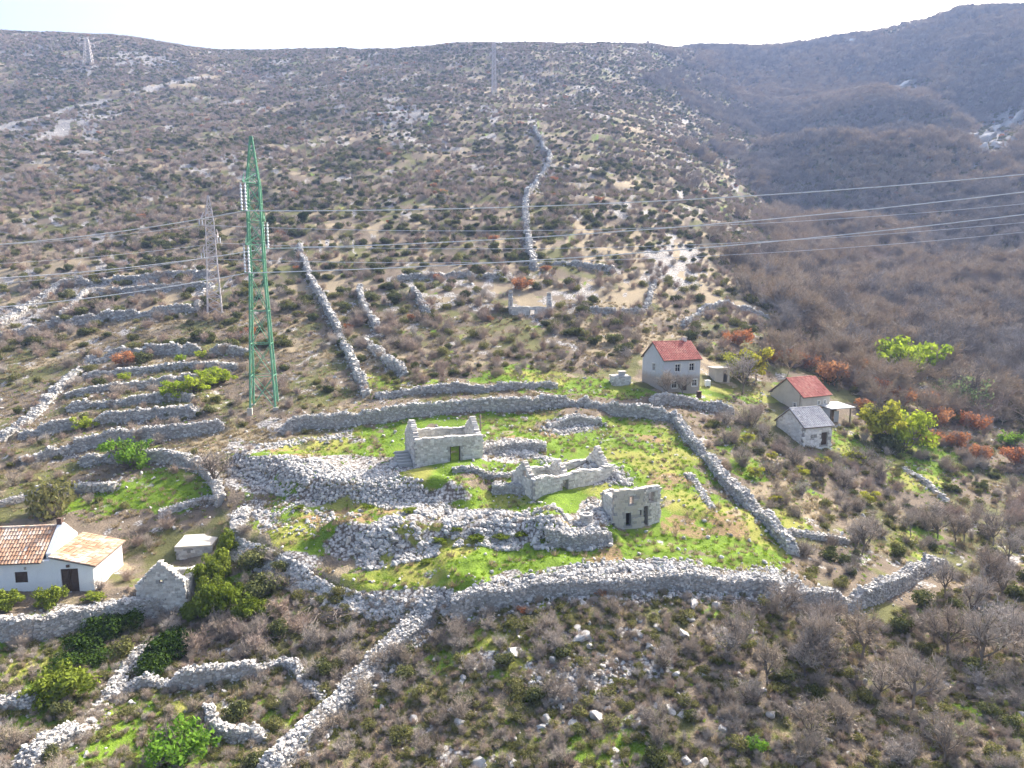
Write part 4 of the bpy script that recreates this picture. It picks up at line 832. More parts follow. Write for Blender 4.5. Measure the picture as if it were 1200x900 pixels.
lm = MB().box((xa + 1.4, -.12, 2.3), (xa + 1.62, .02, 2.5)).build('wall_lamp', M_iron, wc); bx = MB().box((xl + 9.4, -.1, 2.25), (xl + 9.55, -.002, 2.5)).build('meter_box', M_conc, wc)
MB().box((xa + .6, -.3, -.4), (xa + 2.5, -.01, -.07)).build('doorstep', M_conc, wc)
# pale building on the skyline
p = gp(1001, 52); kb = empty('ridge_building', (p[0], p[1], p[2] - 1), R(-10)); tag(kb, 'tiny pale block building on the far skyline', 'building')
MB().box((-9, 0, -3), (7, 8, 6)).box((-4, 2, 6), (2, 7, 8)).build('wall', M_white, kb)
for x in (-6, -2.5, 1, 4.5): MB().box((x, -.1, 2), (x + 1.6, -.02, 4)).build('window', M_glass, kb)
p2 = gp(1016, 50); MB().box((14, 2, -3), (22, 8, 3)).build('wall', M_grey, kb)

# ------------------------------------------------------------------ pylons and wires
M_green = plain_mat('green_paint', (0.15, 0.36, 0.23), .6, .2, 1.5, (0.10, 0.16, 0.10), .4); M_galv = plain_mat('galvanised', (0.54, 0.50, 0.50), .6, .15, 2, (0.33, 0.28, 0.26), .4); M_ins = plain_mat('porcelain', (0.78, 0.80, 0.84), .3, .05, 2, (0.6, 0.6, 0.6), .1); M_wire = plain_mat('aluminium_wire', (0.75, 0.75, 0.77), .5, .05, 1)
def pylon(name, lab, base, H, levels, mat, rz, lw, bw, arms=(), ins=None, npan=(7, 6, 5), group='lattice pylons on the hillside'):
    o = empty(name, tuple(base), rz); tag(o, lab, 'pylon', group)
    def hw(z): return float(np.interp(z, [l[0] for l in levels], [l[1] for l in levels]))
    zs_ = []
    for (za, _), (zb, _), n in zip(levels[:-1], levels[1:], npan): zs_ += list(np.linspace(za, zb, n + 1)[:-1])
    zs_.append(levels[-1][0])
    for sx, sy in ((-1, -1), (1, -1), (1, 1), (-1, 1)):
        m = MB()
        for (za, wa), (zb, wb) in zip(levels[:-1], levels[1:]): m.beam((sx * wa, sy * wa, za - (1.5 if za == 0 else 0)), (sx * wb, sy * wb, zb), lw * (1 if za < H * .5 else .75))
        m.build('leg', mat, o); MB().box((sx * levels[0][1] - .35, sy * levels[0][1] - .35, -1.6), (sx * levels[0][1] + .35, sy * levels[0][1] + .35, .22)).build('footing', M_conc, o)
    cs = [(-1, -1), (1, -1), (1, 1), (-1, 1)]
    for f in range(4):
        m = MB(); a, b = cs[f], cs[(f + 1) % 4]
        for za, zb in zip(zs_[:-1], zs_[1:]):
            wa, wb = hw(za), hw(zb); m.beam((a[0] * wa, a[1] * wa, za), (b[0] * wb, b[1] * wb, zb), bw); m.beam((b[0] * wa, b[1] * wa, za), (a[0] * wb, a[1] * wb, zb), bw); m.beam((a[0] * wb, a[1] * wb, zb), (b[0] * wb, b[1] * wb, zb), bw)
        m.build('bracing', mat, o)
    tips = []
    for (z, dx, dy) in arms:
        m = MB(); w = hw(z); tip = np.array((dx, dy, z)); n = np.array((dx, dy)) / math.hypot(dx, dy)
        for sg in (-1, 1):
            q = np.array((n[0] * w - n[1] * w * sg, n[1] * w + n[0] * w * sg)); m.beam((q[0], q[1], z), tip, bw * 1.5); m.beam((q[0], q[1], z + 1.4), tip, bw * 1.3); m.beam((q[0], q[1], z), (q[0] * .5 + dx * .5, q[1] * .5 + dy * .5, z + .7), bw)
        m.build('cross_arm', mat, o)
        if ins:
            for off in (-.28, .28):
                m = MB(); zz = np.linspace(z - .15, z - ins, 17); m.tube([(dx + off, dy, q) for q in zz], [.05 if i % 2 else .17 for i in range(17)], 8); m.build('insulator', M_ins, o)
            m = MB(); m.box((dx - .4, dy - .06, z - ins - .12), (dx + .4, dy + .06, z - ins)); m.build('clamp', mat, o)
        tips.append(np.array(base) + np.array(Matrix.Rotation(rz, 3, 'Z') @ Vector((dx, dy, z - (ins or 0) - .1))))
    return o, tips
b1 = gp(310, 477); s = 1 / pxm(b1); H1 = 305 * s
g1, tips1 = pylon('lattice_pylon', 'tall green lattice pylon with white insulator strings', b1, H1, [(0, 1.8), (H1 * .49, 1.0), (H1 * .83, .85), (H1, .12)], M_green, R(12), .24, .085,
    [(H1 * .83, -1.0, -2.7), (H1 * .705, 1.0, 2.7), (H1 * .61, -1.0, -2.7)], ins=H1 * .10, npan=(4, 5, 4))
b2 = gp(252, 367); H2 = 134 / pxm(b2)
g2, tips2 = pylon('lattice_pylon', 'weathered pinkish grey lattice mast above the terraces', b2, H2, [(0, 1.5), (H2 * .5, .95), (H2 * .8, .8), (H2, .1)], M_galv, R(20), .20, .10,
    [(H2 * .8, -1.6, -1.5), (H2 * .66, 1.5, 1.5), (H2 * .52, -1.6, -1.5)], ins=1.2, npan=(7, 5, 3))
b3 = gp(579, 110); H3 = 57 / pxm(b3)
g3, tips3 = pylon('lattice_pylon', 'slim pale lattice mast high on the slope with bracket arms', b3, H3, [(0, 1.5), (H3 * .5, 1.2), (H3 * .8, 1.1), (H3, .9)], M_galv, R(10), .34, .20, [(H3 * .78, -3.2, -1), (H3 * .66, 3.2, 1)], ins=1.5, npan=(6, 4, 3))
b4 = gp(104, 76); H4 = 29 / pxm(b4)
g4, tips4 = pylon('lattice_pylon', 'distant pale lattice pylon below the ridge', b4, H4, [(0, 3.4), (H4 * .5, 2.2), (H4 * .85, 1.7), (H4, .9)], M_galv, R(10), .26, .15, [(H4 * .8, -5, -1), (H4 * .8, 5, 1)], ins=2, npan=(4, 3, 2))
def at(u, v, Y): return np.array([a_of(u, v) * Y, Y, CAMZ + k_of_v(v) * Y])
def wire(A, B, sag, lab, r=.065, group='overhead power wires'):
    A = np.array(A, float); B = np.array(B, float); t = np.linspace(0, 1, 41)[:, None]; P = A * (1 - t) + B * t; P[:, 2] -= (4 * t * (1 - t) * sag)[:, 0]
    o = MB().tube(P - A, r, 5, False).build('power_wire', M_wire); o.location = A; tag(o, lab, 'power wire', group)
for tp, (u, v), sg, nm in zip(tips1, ((1420, 181), (1420, 196), (1420, 222)), (1.9, 1.9, 1.9), ('upper', 'middle', 'lower')):
    wire(tp, at(u, v, 92), sg, nm + ' conductor strung from the green pylon across the wooded gully')
for tp, (u, v), nm in zip(tips1, ((-180, 294), (-180, 330), (-180, 368)), ('upper', 'middle', 'lower')): wire(tp, at(u, v, 100), 1.3, nm + ' conductor strung from the green pylon over the terraces')
for tp, (u, v), nm in zip(tips2, ((1420, 214), (1420, 236), (1420, 246)), ('upper', 'middle', 'lower')): wire(tp, at(u, v, 150), 4.5, nm + ' faint conductor from the pinkish grey mast across the gully', .045)
for tp, (u, v), nm in zip(tips2, ((-180, 290), (-180, 312), (-180, 340)), ('upper', 'middle', 'lower')): wire(tp, at(u, v, 165), 1.5, nm + ' faint conductor from the pinkish grey mast over the terraces', .040)
# ------------------------------------------------------------------ plants
def _ribbons(segs, rnd):
    S_ = np.array([(*p, *q, r) for p, q, r in segs]); P, Q, r = S_[:, :3], S_[:, 3:6], S_[:, 6:7]
    d = Q - P; x = np.cross(d, rnd.normal(0, 1, d.shape)); x /= np.linalg.norm(x, axis=1)[:, None] + 1e-9
    V = np.stack([P - x * r, P + x * r, Q + x * r * .6, Q - x * r * .6], 1).reshape(-1, 3); return V, np.arange(len(V)).reshape(-1, 4)
def _prisms(segs, rnd):
    S_ = np.array([(*p, *q, r) for p, q, r in segs]); P, Q, r = S_[:, :3], S_[:, 3:6], S_[:, 6:7]
    d = Q - P; x = np.cross(d, np.array([.31, .77, .2])); x /= np.linalg.norm(x, axis=1)[:, None] + 1e-9; y = np.cross(d, x); y /= np.linalg.norm(y, axis=1)[:, None] + 1e-9
    R_ = [x * math.cos(a) + y * math.sin(a) for a in (0, 2.094, 4.189)]
    V = np.stack([P + k * r for k in R_] + [Q + k * r * .75 for k in R_], 1).reshape(-1, 3); b = np.arange(len(P)) * 6
    return V, np.concatenate([np.stack([b + i, b + (i + 1) % 3, b + 3 + (i + 1) % 3, b + 3 + i], -1) for i in range(3)])
def skeleton(seed, stems=7, trunk=0.0, L0=.8, spread=.8, kids=(2, 2, 2), rad=.032, ratio=.58, up=.10):
    rd = random.Random(seed); thick, thin = [], []
    def br(p, d, L, r, lvl):
        n = (3, 3, 2, 1)[lvl]
        for i in range(n):
            d = d + np.array([rd.gauss(0, .2), rd.gauss(0, .2), rd.gauss(up, .14)]); d /= np.linalg.norm(d); q = p + d * L / n
            (thick if lvl < 2 else thin).append((p, q, r * (1 - .25 * i)))
            if lvl < 3 and (lvl > 0 or i > 0 or trunk == 0):
                for _ in range(kids[lvl]):
                    e = d + np.array([rd.gauss(0, .75), rd.gauss(0, .75), rd.gauss(.1, .5)]); e /= np.linalg.norm(e); br(p + (q - p) * rd.uniform(.3, 1), e, L * ratio * rd.uniform(.7, 1.25), r * .55, lvl + 1)
            p = q
    base = np.zeros(3) - np.array([0, 0, .12])
    if trunk:
        q = base; d = np.array([rd.gauss(0, .1), rd.gauss(0, .1), 1.])
        for i in range(3): e = q + d / np.linalg.norm(d) * (trunk + .12) / 3; thick.append((q, e, rad * (1.7 - .2 * i))); q = e; d = d + np.array([rd.gauss(0, .15), rd.gauss(0, .15), 0])
        base = q
    for i in range(stems):
        a = 6.28 * i / stems + rd.uniform(-.4, .4); t = rd.uniform(.15, spread); d = np.array([math.sin(t) * math.cos(a), math.sin(t) * math.sin(a), math.cos(t)]); br(base + d * .02, d, L0 * rd.uniform(.75, 1.2), rad, 0)
    return thick, thin
def leaves(seed, lobes, n, size, squash=.8, shell=.55):
    r = np.random.default_rng(seed); C = np.array([l[:3] for l in lobes]); Rr = np.array([l[3] for l in lobes]); w = Rr ** 2 / (Rr ** 2).sum()
    k = r.choice(len(lobes), n, p=w); d = r.normal(0, 1, (n, 3)); d /= np.linalg.norm(d, axis=1)[:, None]; rr = Rr[k] * (shell + (1 - shell) * r.uniform(0, 1, n) ** .6) * (1 + r.normal(0, .12, n))
    P = C[k] + d * rr[:, None] * np.array([1, 1, squash]); P[:, 2] = np.maximum(P[:, 2], -.05)
    nr_ = d + r.normal(0, .6, (n, 3)); nr_ /= np.linalg.norm(nr_, axis=1)[:, None]; x = np.cross(nr_, r.normal(0, 1, (n, 3))); x /= np.linalg.norm(x, axis=1)[:, None]; y = np.cross(nr_, x); s = (size * r.uniform(.4, 1.6, n))[:, None]
    V = np.stack([P - x * s, P - y * s * .6, P + x * s, P + y * s * .6], 1).reshape(-1, 3); dep = np.clip(1 - rr / (Rr[k] * 1.05), 0, 1)
    return V, np.arange(len(V)).reshape(-1, 4), np.repeat(r.uniform(0, 1, n), 4)
def blob(seed, n=7, R0=1.0, h=.8, spread=.62, lo=.32, hi=.58):
    rd = random.Random(seed); out = [(0, 0, h * .55, .6 * R0)]
    for i in range(n): a = 6.28 * i / n + rd.uniform(-.4, .4); q = rd.uniform(.3, spread) * R0; out.append((math.cos(a) * q, math.sin(a) * q, h * rd.uniform(.25, .95), rd.uniform(lo, hi) * R0))
    return out
W_near = wood_mat('grey_bark', (0.17, 0.15, 0.135), (0.26, 0.23, 0.205)); W_twig = wood_mat('grey_brown_twigs', (0.39, 0.34, 0.295), (0.53, 0.475, 0.42)); W_far = wood_mat('purple_brown_twigs', (0.42, 0.335, 0.285), (0.53, 0.44, 0.38))
W_rust = leaf_mat('rust_leaves', (0.46, 0.19, 0.085), (0.52, 0.28, 0.14)); W_ever = leaf_mat('evergreen_leaves', (0.10, 0.115, 0.045), (0.19, 0.20, 0.08), .25); W_oliv = leaf_mat('olive_scrub_leaves', (0.17, 0.175, 0.06), (0.26, 0.25, 0.10), .3)
W_spr = leaf_mat('spring_leaves', (0.30, 0.42, 0.035), (0.44, 0.50, 0.06), .45); W_spr2 = leaf_mat('fresh_green_leaves', (0.16, 0.31, 0.04), (0.23, 0.37, 0.05), .45); W_yel = leaf_mat('yellow_green_leaves', (0.52, 0.47, 0.06), (0.42, 0.45, 0.07), .4); W_ivy = leaf_mat('ivy_leaves', (0.15, 0.20, 0.025), (0.26, 0.31, 0.05), .3); W_dk = leaf_mat('dark_ivy_leaves', (0.035, 0.065, 0.012), (0.06, 0.10, 0.02), .2); W_pale = leaf_mat('pale_green_leaves', (0.20, 0.27, 0.12), (0.26, 0.33, 0.15), .35)
W_grass = leaf_mat('grass_blades', (0.15, 0.28, 0.02), (0.30, 0.40, 0.04), .4); W_straw = leaf_mat('straw_blades', (0.30, 0.24, 0.14), (0.42, 0.35, 0.22), .3)
KINDS = {}
def def_kind(key, wood, leafm, sk=None, lf=None, nvar=4):
    """variants of (trunk mesh, crown mesh, joined mesh)"""
    out = []
    for v in range(nvar):
        sd = sum(map(ord, key)) * 7 + v * 31; rnd = np.random.default_rng(sd); thick, thin = skeleton(sd, **(sk or {})); Vt, Ft = _prisms(thick, rnd)
        cv, cf, ct = [], [], []; nb = 0; mats = []
        Vr, Fr = _ribbons(thin, rnd)
        mi = []
        if lf is None or lf.get('twigs', True): cv.append(Vr); cf.append(Fr); ct.append(np.zeros(len(Vr))); nb = len(Vr); mi += [0] * len(Fr)
        if lf is not None:
            Vl, Fl, Tl = leaves(sd, blob(sd, **lf.get('blob', {})), lf['n'], lf['size'], lf.get('squash', .8), lf.get('shell', .55)); cv.append(Vl); cf.append(Fl + nb); ct.append(Tl); mi += [1] * len(Fl)
        Vc, Fcx, Tc = np.concatenate(cv), np.concatenate(cf), np.concatenate(ct)
        tm = mesh_np(key + '_trunk', Vt, Ft, [wood]); cm = mesh_np(key + '_crown', Vc, Fcx, [wood if lf is not None else leafm, leafm], mi=mi, attrs={'tint': Tc})
        jm = mesh_np(key, np.concatenate([Vt, Vc]), np.concatenate([Ft, Fcx + len(Vt)]), [wood if lf is not None else leafm, leafm], mi=[0] * len(Ft) + mi, attrs={'tint': np.r_[np.zeros(len(Vt)), Tc]})
        out.append((tm, cm, jm))
    KINDS[key] = out
def_kind('bare_shrub', W_near, W_twig, dict(stems=8, L0=.85, spread=1.05, kids=(3, 2, 2), rad=.028), None, 8)
def_kind('bare_tree', W_near, W_twig, dict(stems=6, trunk=.5, L0=1.0, spread=.95, kids=(3, 3, 2), rad=.045, ratio=.55), None, 6)
def_kind('brown_scrub', W_far, W_far, dict(stems=8, L0=.8, spread=1.1, kids=(3, 2, 2), rad=.030), None, 4)
W_wood = wood_mat('brown_woodland_twigs', (0.40, 0.33, 0.255), (0.52, 0.44, 0.35))
def_kind('woodland_tree', W_wood, W_wood, dict(stems=7, trunk=.35, L0=1.0, spread=1.0, kids=(3, 3, 2), rad=.040, ratio=.55), None, 4)
W_gry = wood_mat('grey_mauve_twigs', (0.27, 0.245, 0.225), (0.40, 0.365, 0.34))
def_kind('grey_tree', W_gry, W_gry, dict(stems=7, trunk=.35, L0=1.0, spread=1.0, kids=(3, 3, 2), rad=.040, ratio=.55), None, 4)
EV = dict(stems=4, L0=.6, spread=.8, kids=(1, 1, 1), rad=.03)
def_kind('evergreen_shrub', W_near, W_ever, EV, dict(n=1500, size=.085, twigs=False), 4)
def_kind('olive_scrub', W_far, W_oliv, EV, dict(n=900, size=.075, blob=dict(h=.6)), 4)
def_kind('spring_bush', W_near, W_spr, dict(stems=6, L0=.75, kids=(2, 2, 1)), dict(n=1300, size=.075, shell=.2, blob=dict(n=17, h=1.1, lo=.12, hi=.36, spread=1.0)), 3)
def_kind('fresh_bush', W_near, W_spr2, dict(stems=6, L0=.75, kids=(2, 2, 1)), dict(n=1500, size=.06, shell=.2, blob=dict(n=18, h=1.1, lo=.12, hi=.36, spread=1.0)), 2)
def_kind('yellow_tree', W_near, W_yel, dict(stems=6, trunk=.5, L0=.85, kids=(2, 2, 2), rad=.04), dict(n=2200, size=.075, shell=.3, blob=dict(n=14, h=1.7, lo=.22, hi=.42, spread=.85)), 3)
def_kind('pale_tree', W_near, W_pale, dict(stems=6, trunk=.5, L0=.85, kids=(2, 2, 2), rad=.04), dict(n=800, size=.06, shell=.3, blob=dict(n=12, h=1.7, lo=.2, hi=.4, spread=.85)), 2)
def_kind('rust_bush', W_far, W_rust, dict(stems=7, L0=.75, kids=(3, 2, 2), rad=.028), dict(n=1100, size=.06, shell=.3, blob=dict(n=10, h=.9, lo=.2, hi=.4, spread=.8)), 3)
def_kind('ivy_mound', W_near, W_ivy, EV, dict(n=2600, size=.065, twigs=True, shell=.45, blob=dict(n=18, h=1.05, lo=.14, hi=.36, spread=.95)), 2)
def_kind('dark_ivy', W_near, W_dk, EV, dict(n=3000, size=.06, twigs=False, shell=.8, blob=dict(n=9, h=.6)), 2)
def_kind('conifer', W_near, W_dk, EV, dict(n=2200, size=.07, twigs=False, blob=dict(n=8, h=2.2, spread=.35, lo=.35, hi=.6)), 2)
def tuft(seed, mat, n=34, h=.5, key='grass_tuft'):
    r = np.random.default_rng(seed); a = r.uniform(0, 6.28, n); b = r.uniform(0, .32, n); P = np.stack([np.cos(a) * b, np.sin(a) * b, np.full(n, -.04)], -1); d = np.stack([np.cos(a) * .5, np.sin(a) * .5, np.ones(n)], -1) + r.normal(0, .25, (n, 3)); d /= np.linalg.norm(d, axis=1)[:, None]
    Q = P + d * (h * r.uniform(.5, 1.2, n))[:, None]; x = np.cross(d, r.normal(0, 1, (n, 3))); x /= np.linalg.norm(x, axis=1)[:, None]; V = np.stack([P - x * .035, P + x * .035, Q], 1).reshape(-1, 3)
    return mesh_np(key, V, np.arange(len(V)).reshape(-1, 3), [mat], attrs={'tint': np.repeat(r.uniform(0, 1, n), 3)})
def plant(kind, p, sc, lab, cat, group, name=None, zs=1.0, rz=None):
    var = random.choice(KINDS[kind]); o = empty(name or kind, (p[0], p[1], p[2]), random.uniform(0, 6.28) if rz is None else rz); o.scale = (sc, sc, sc * zs); tag(o, lab, cat, group)
    link('trunk', var[0], o); link('crown', var[1], o); return o
def scatter(name, lab, protos, P, sc, cat='vegetation'):
    """one mass of many small plants or stones"""
    n = len(P)
    if n == 0: return
    c = bpy.data.collections.new('proto_' + name)
    for i, m in enumerate(protos): c.objects.link(bpy.data.objects.new('%s_proto_%02d' % (name, i), m))
    org = np.array([*P.mean(0)[:2], P[:, 2].min()]); me = bpy.data.meshes.new(name); me.vertices.add(n); me.vertices.foreach_set('co', (P - org).astype(np.float32).ravel())
    for k, a in (('sc', sc), ('rz', RNG.uniform(0, 6.28, n))): at_ = me.attributes.new(k, 'FLOAT', 'POINT'); at_.data.foreach_set('value', np.asarray(a, np.float32))
    at_ = me.attributes.new('vi', 'INT', 'POINT'); at_.data.foreach_set('value', RNG.integers(0, len(protos), n).astype(np.int32))
    o = link(name, me, None, org); tag(o, lab, cat, kind='stuff')
    g = bpy.data.node_groups.new(name, 'GeometryNodeTree'); g.interface.new_socket('Geometry', in_out='INPUT', socket_type='NodeSocketGeometry'); g.interface.new_socket('Geometry', in_out='OUTPUT', socket_type='NodeSocketGeometry')
    N = lambda t: g.nodes.new(t); gi, go, ip, ci_ = N('NodeGroupInput'), N('NodeGroupOutput'), N('GeometryNodeInstanceOnPoints'), N('GeometryNodeCollectionInfo')
    ci_.inputs['Collection'].default_value = c; ci_.inputs['Separate Children'].default_value = True; ci_.inputs['Reset Children'].default_value = True; ip.inputs['Pick Instance'].default_value = True
    def at2(nm, ty): q = N('GeometryNodeInputNamedAttribute'); q.data_type = ty; q.inputs[0].default_value = nm; return q.outputs[0]
    cx = N('ShaderNodeCombineXYZ'); g.links.new(at2('rz', 'FLOAT'), cx.inputs[2]); g.links.new(gi.outputs[0], ip.inputs['Points']); g.links.new(ci_.outputs[0], ip.inputs['Instance']); g.links.new(at2('vi', 'INT'), ip.inputs['Instance Index']); g.links.new(cx.outputs[0], ip.inputs['Rotation']); g.links.new(at2('sc', 'FLOAT'), ip.inputs['Scale']); g.links.new(ip.outputs[0], go.inputs[0])
    o.modifiers.new('scatter', 'NODES').node_group = g
    return o
# --- where buildings, pylons and open lawns keep plants away
CLEAR = [(515, 525, 60, 35), (670, 565, 65, 35), (748, 595, 48, 30), (785, 435, 48, 32), (935, 465, 42, 28), (940, 498, 40, 26), (985, 478, 25, 18), (60, 660, 110, 52), (190, 685, 36, 36), (230, 640, 34, 20), (620, 356, 32, 14), (687, 603, 14, 14), (848, 440, 18, 14), (830, 455, 40, 14), (727, 445, 18, 14), (80, 715, 110, 24), (960, 710, 50, 18), (1010, 708, 45, 22), (1060, 688, 45, 26), (1095, 668, 30, 20)]
def blocked(u, v):
    b = np.zeros(np.shape(u), bool)
    for cu, cv, ru, rv in CLEAR: b |= np.hypot((u - cu) / ru, (v - cv) / rv) < 1
    return b
WOODS = [(810, 62), (850, 140), (905, 240), (900, 300), (935, 340), (880, 395), (900, 440), (1010, 470), (1060, 560), (1010, 600), (980, 650), (1110, 655), (1000, 715), (860, 705), (820, 760), (830, 900), (1600, 950), (1600, 5), (1130, 5), (1000, 45), (870, 50)]
TRACKS = [gpl(T) for T in ([(0, 149), (50, 137), (82, 126), (126, 118)], [(172, 106), (205, 97), (245, 90)], [(72, 160), (76, 142)])]
def density(X, Y):
    Z = Hq(X, Y); u, v = proj(np.stack([X, Y, Z], -1)); g, d, s_, e = zone_at(X, Y)
    n = fbm(X / 18, Y / 18, 101, 4); n2 = fbm(X / 5, Y / 5, 105, 3)
    wq = (fbm(X / 38, Y / 38, 111, 4) - .5) * 300 + RNG.normal(0, 22, np.shape(X)); wood = poly_in(u + np.where(v < 480, wq, wq * .2), v, WOODS).astype(float)
    hill = 0.45 + 0.95 * sstep(.30, .56, n); hill *= 1 - .5 * np.clip(s_, 0, 1) ; hill *= 1 - .35 * np.clip(d, 0, 1)
    hill = np.maximum(hill, .75 * sstep(140, 70, v) * sstep(.3, .5, n))
    for T in TRACKS:
        dd, _, _ = seg_dist(X, Y, T); hill = hill * sstep(2.5, 5.5, dd)
    hill = np.where(poly_in(u + 95 + wq, v, WOODS), np.maximum(hill, .8 * sstep(.3, .5, n2)), hill)
    dn = np.where(v < 420, hill, 0.0)
    dn = np.where(poly_in(u, v, [(430, 318), (560, 325), (700, 330), (760, 375), (830, 395), (900, 400), (880, 450), (760, 440), (690, 438), (560, 442), (440, 462), (425, 400)]), .85 * sstep(.25, .5, n2), dn)
    dn = np.where((v >= 420) & (u < 430), np.where(v > 590, .7, .48) * sstep(.32, .55, n2), dn)
    dn = np.where(poly_in(u, v, [(400, 800), (520, 728), (640, 712), (830, 712), (830, 900), (300, 900)]), .85 * sstep(.2, .42, n2), dn)
    dn = np.where(poly_in(u, v, [(945, 690), (850, 575), (800, 500), (870, 480), (1060, 470), (1060, 560), (1010, 600), (1000, 700)]), .95 * sstep(.24, .44, n2), dn)
    dn = np.where(wood > 0, np.where(v < 420, 1.0, .85 * sstep(.2, .42, n2)), dn)
    dn = np.where(v > 420, dn * (1 - .75 * np.clip(g - .3, 0, 1)) * (1 - .5 * np.clip(s_ - .3, 0, 1)), dn)
    dn = np.where(poly_in(u, v, HAMLET) | blocked(u, v), 0, dn)
    return dn, wood, u, v
def candidates(n, ya, yb, amax=.86):
    Y = np.sqrt(RNG.uniform(ya * ya, yb * yb, n)); return RNG.uniform(-amax, amax, n) * Y, Y
def thin_pts(X, Y, keep, lo, hi):
    X, Y = X[keep], Y[keep]; return X, Y, RNG.uniform(lo, hi, len(X))
# far slope
AREA = lambda ya, yb: .86 * (yb * yb - ya * ya)
X, Y = candidates(int(AREA(118, 900) / 3.4), 118, 900); dn, wd, u, v = density(X, Y)
inv = (u > -60) & (u < 1260); kind_r = RNG.uniform(0, 1, len(X)); acc_r = RNG.uniform(0, 1, len(X)) < dn * np.where(wd > 0, .62, .55); ok = inv & acc_r
def zpos(X, Y, dz=0.0): return np.stack([X, Y, Hq(X, Y) + dz], -1)
ever = ok & (kind_r < np.where(wd > 0, .08, .17) * np.where(fbm(X / 40, Y / 40, 140, 3) > .5, 1.8, .5)); oliv = ok & ~ever & (kind_r > np.where(wd > 0, .78, .72)); rust = ok & ~ever & ~oliv & (kind_r > np.where(wd > 0, .765, .714)); bare = ok & ~ever & ~oliv & ~rust
# near slope candidates
X2, Y2 = candidates(int(AREA(37, 118) / 1.15), 37, 118, .9); dn2, wd2, u2, v2 = density(X2, Y2)
ok2 = (u2 > -40) & (u2 < 1240) & (v2 < 960) & (RNG.uniform(0, 1, len(X2)) < dn2 * .44); k2 = RNG.uniform(0, 1, len(X2))
bare2 = ok2 & (k2 < .56); oliv2 = ok2 & (k2 >= .56) & (k2 < .90); ever2 = ok2 & (k2 >= .90)
def individuals(X, Y, sc, kind, word, cat, limit=300):
    o = np.argsort(Y); pick, rest = o[:limit], o[limit:]
    P = zpos(X, Y); uu, vv = proj(P)
    for i in pick:
        a, gname = area_of(P[i]); big = sc[i] > 1.3; kd = kind
        if kind == 'bare_shrub' and big: kd = 'bare_tree'
        w = {'bare_shrub': 'low grey-brown leafless shrub', 'bare_tree': 'tall leafless tree', 'evergreen_shrub': 'dark evergreen shrub', 'olive_scrub': 'dull olive green scrub bush'}[kd]
        plant(kd, P[i], sc[i], w + ' ' + a, cat if kd != 'bare_tree' else 'tree', w + ' set by ' + gname, zs=random.uniform(.7, 1.35))
    return rest
sb = RNG.uniform(.6, 1.42, len(X2)) * np.where(wd2 > 0, 1.12, .92); so2 = RNG.uniform(.4, .85, len(X2)); se2 = RNG.uniform(.5, 1.05, len(X2))
rb = individuals(X2[bare2], Y2[bare2], sb[bare2], 'bare_shrub', 'bare shrub', 'shrub'); ro = individuals(X2[oliv2], Y2[oliv2], so2[oliv2], 'olive_scrub', 'olive scrub', 'shrub', 220); re_ = individuals(X2[ever2], Y2[ever2], se2[ever2], 'evergreen_shrub', 'evergreen shrub', 'shrub', 120)
PB = np.concatenate([zpos(X2[bare2][rb], Y2[bare2][rb]), zpos(X[bare & (wd == 0)], Y[bare & (wd == 0)])]); SB = np.r_[sb[bare2][rb], RNG.uniform(.7, 1.9, int((bare & (wd == 0)).sum()))]
J = lambda k: [v[2] for v in KINDS[k]]
scatter('hillside_scrub', 'grey-brown leafless scrub covering the open hillside', J('brown_scrub') + J('bare_shrub')[:2], PB, SB)
gz = fbm(X / 60, Y / 60, 150, 4) + RNG.normal(0, .05, len(X)); rocky = np.zeros(len(X), bool)
for cu, cv, ru, rv in ((1165, 165, 36, 26), (1185, 145, 30, 16), (1065, 104, 26, 12), (1185, 300, 26, 12)): rocky |= np.hypot((u - cu) / ru, (v - cv) / rv) < RNG.uniform(.5, 1.2, len(X))
m0 = bare & (wd > 0) & ~rocky; m = m0 & (gz < .5); scatter('gully_woodland', 'leafless warm brown woodland filling the gully', J('woodland_tree') + J('brown_scrub')[:2], zpos(X[m], Y[m]), RNG.uniform(1.3, 4.0, int(m.sum())))
m = m0 & (gz >= .5); scatter('slope_woodland', 'leafless grey woodland on the far slope beyond the gully', J('grey_tree') + J('bare_shrub')[2:4], zpos(X[m], Y[m]), RNG.uniform(1.3, 4.0, int(m.sum())))
scatter('evergreen_scrub', 'dark juniper bushes dotting the upper hillside', J('evergreen_shrub'), np.concatenate([zpos(X2[ever2][re_], Y2[ever2][re_]), zpos(X[ever], Y[ever])]), np.r_[se2[ever2][re_], RNG.uniform(.5, 1.8, int(ever.sum()))])
scatter('olive_undergrowth', 'dull olive green low scrub across the hillside', J('olive_scrub'), np.concatenate([zpos(X2[oliv2][ro], Y2[oliv2][ro]), zpos(X[oliv], Y[oliv])]), np.r_[so2[oliv2][ro], RNG.uniform(.7, 1.6, int(oliv.sum())) * np.where(wd[oliv] > 0, 1.5, 1)])
scatter('rusty_undergrowth', 'rust-leaved scrub scattered through the woodland', J('rust_bush'), zpos(X[rust], Y[rust]), RNG.uniform(1.0, 2.0, int(rust.sum())))
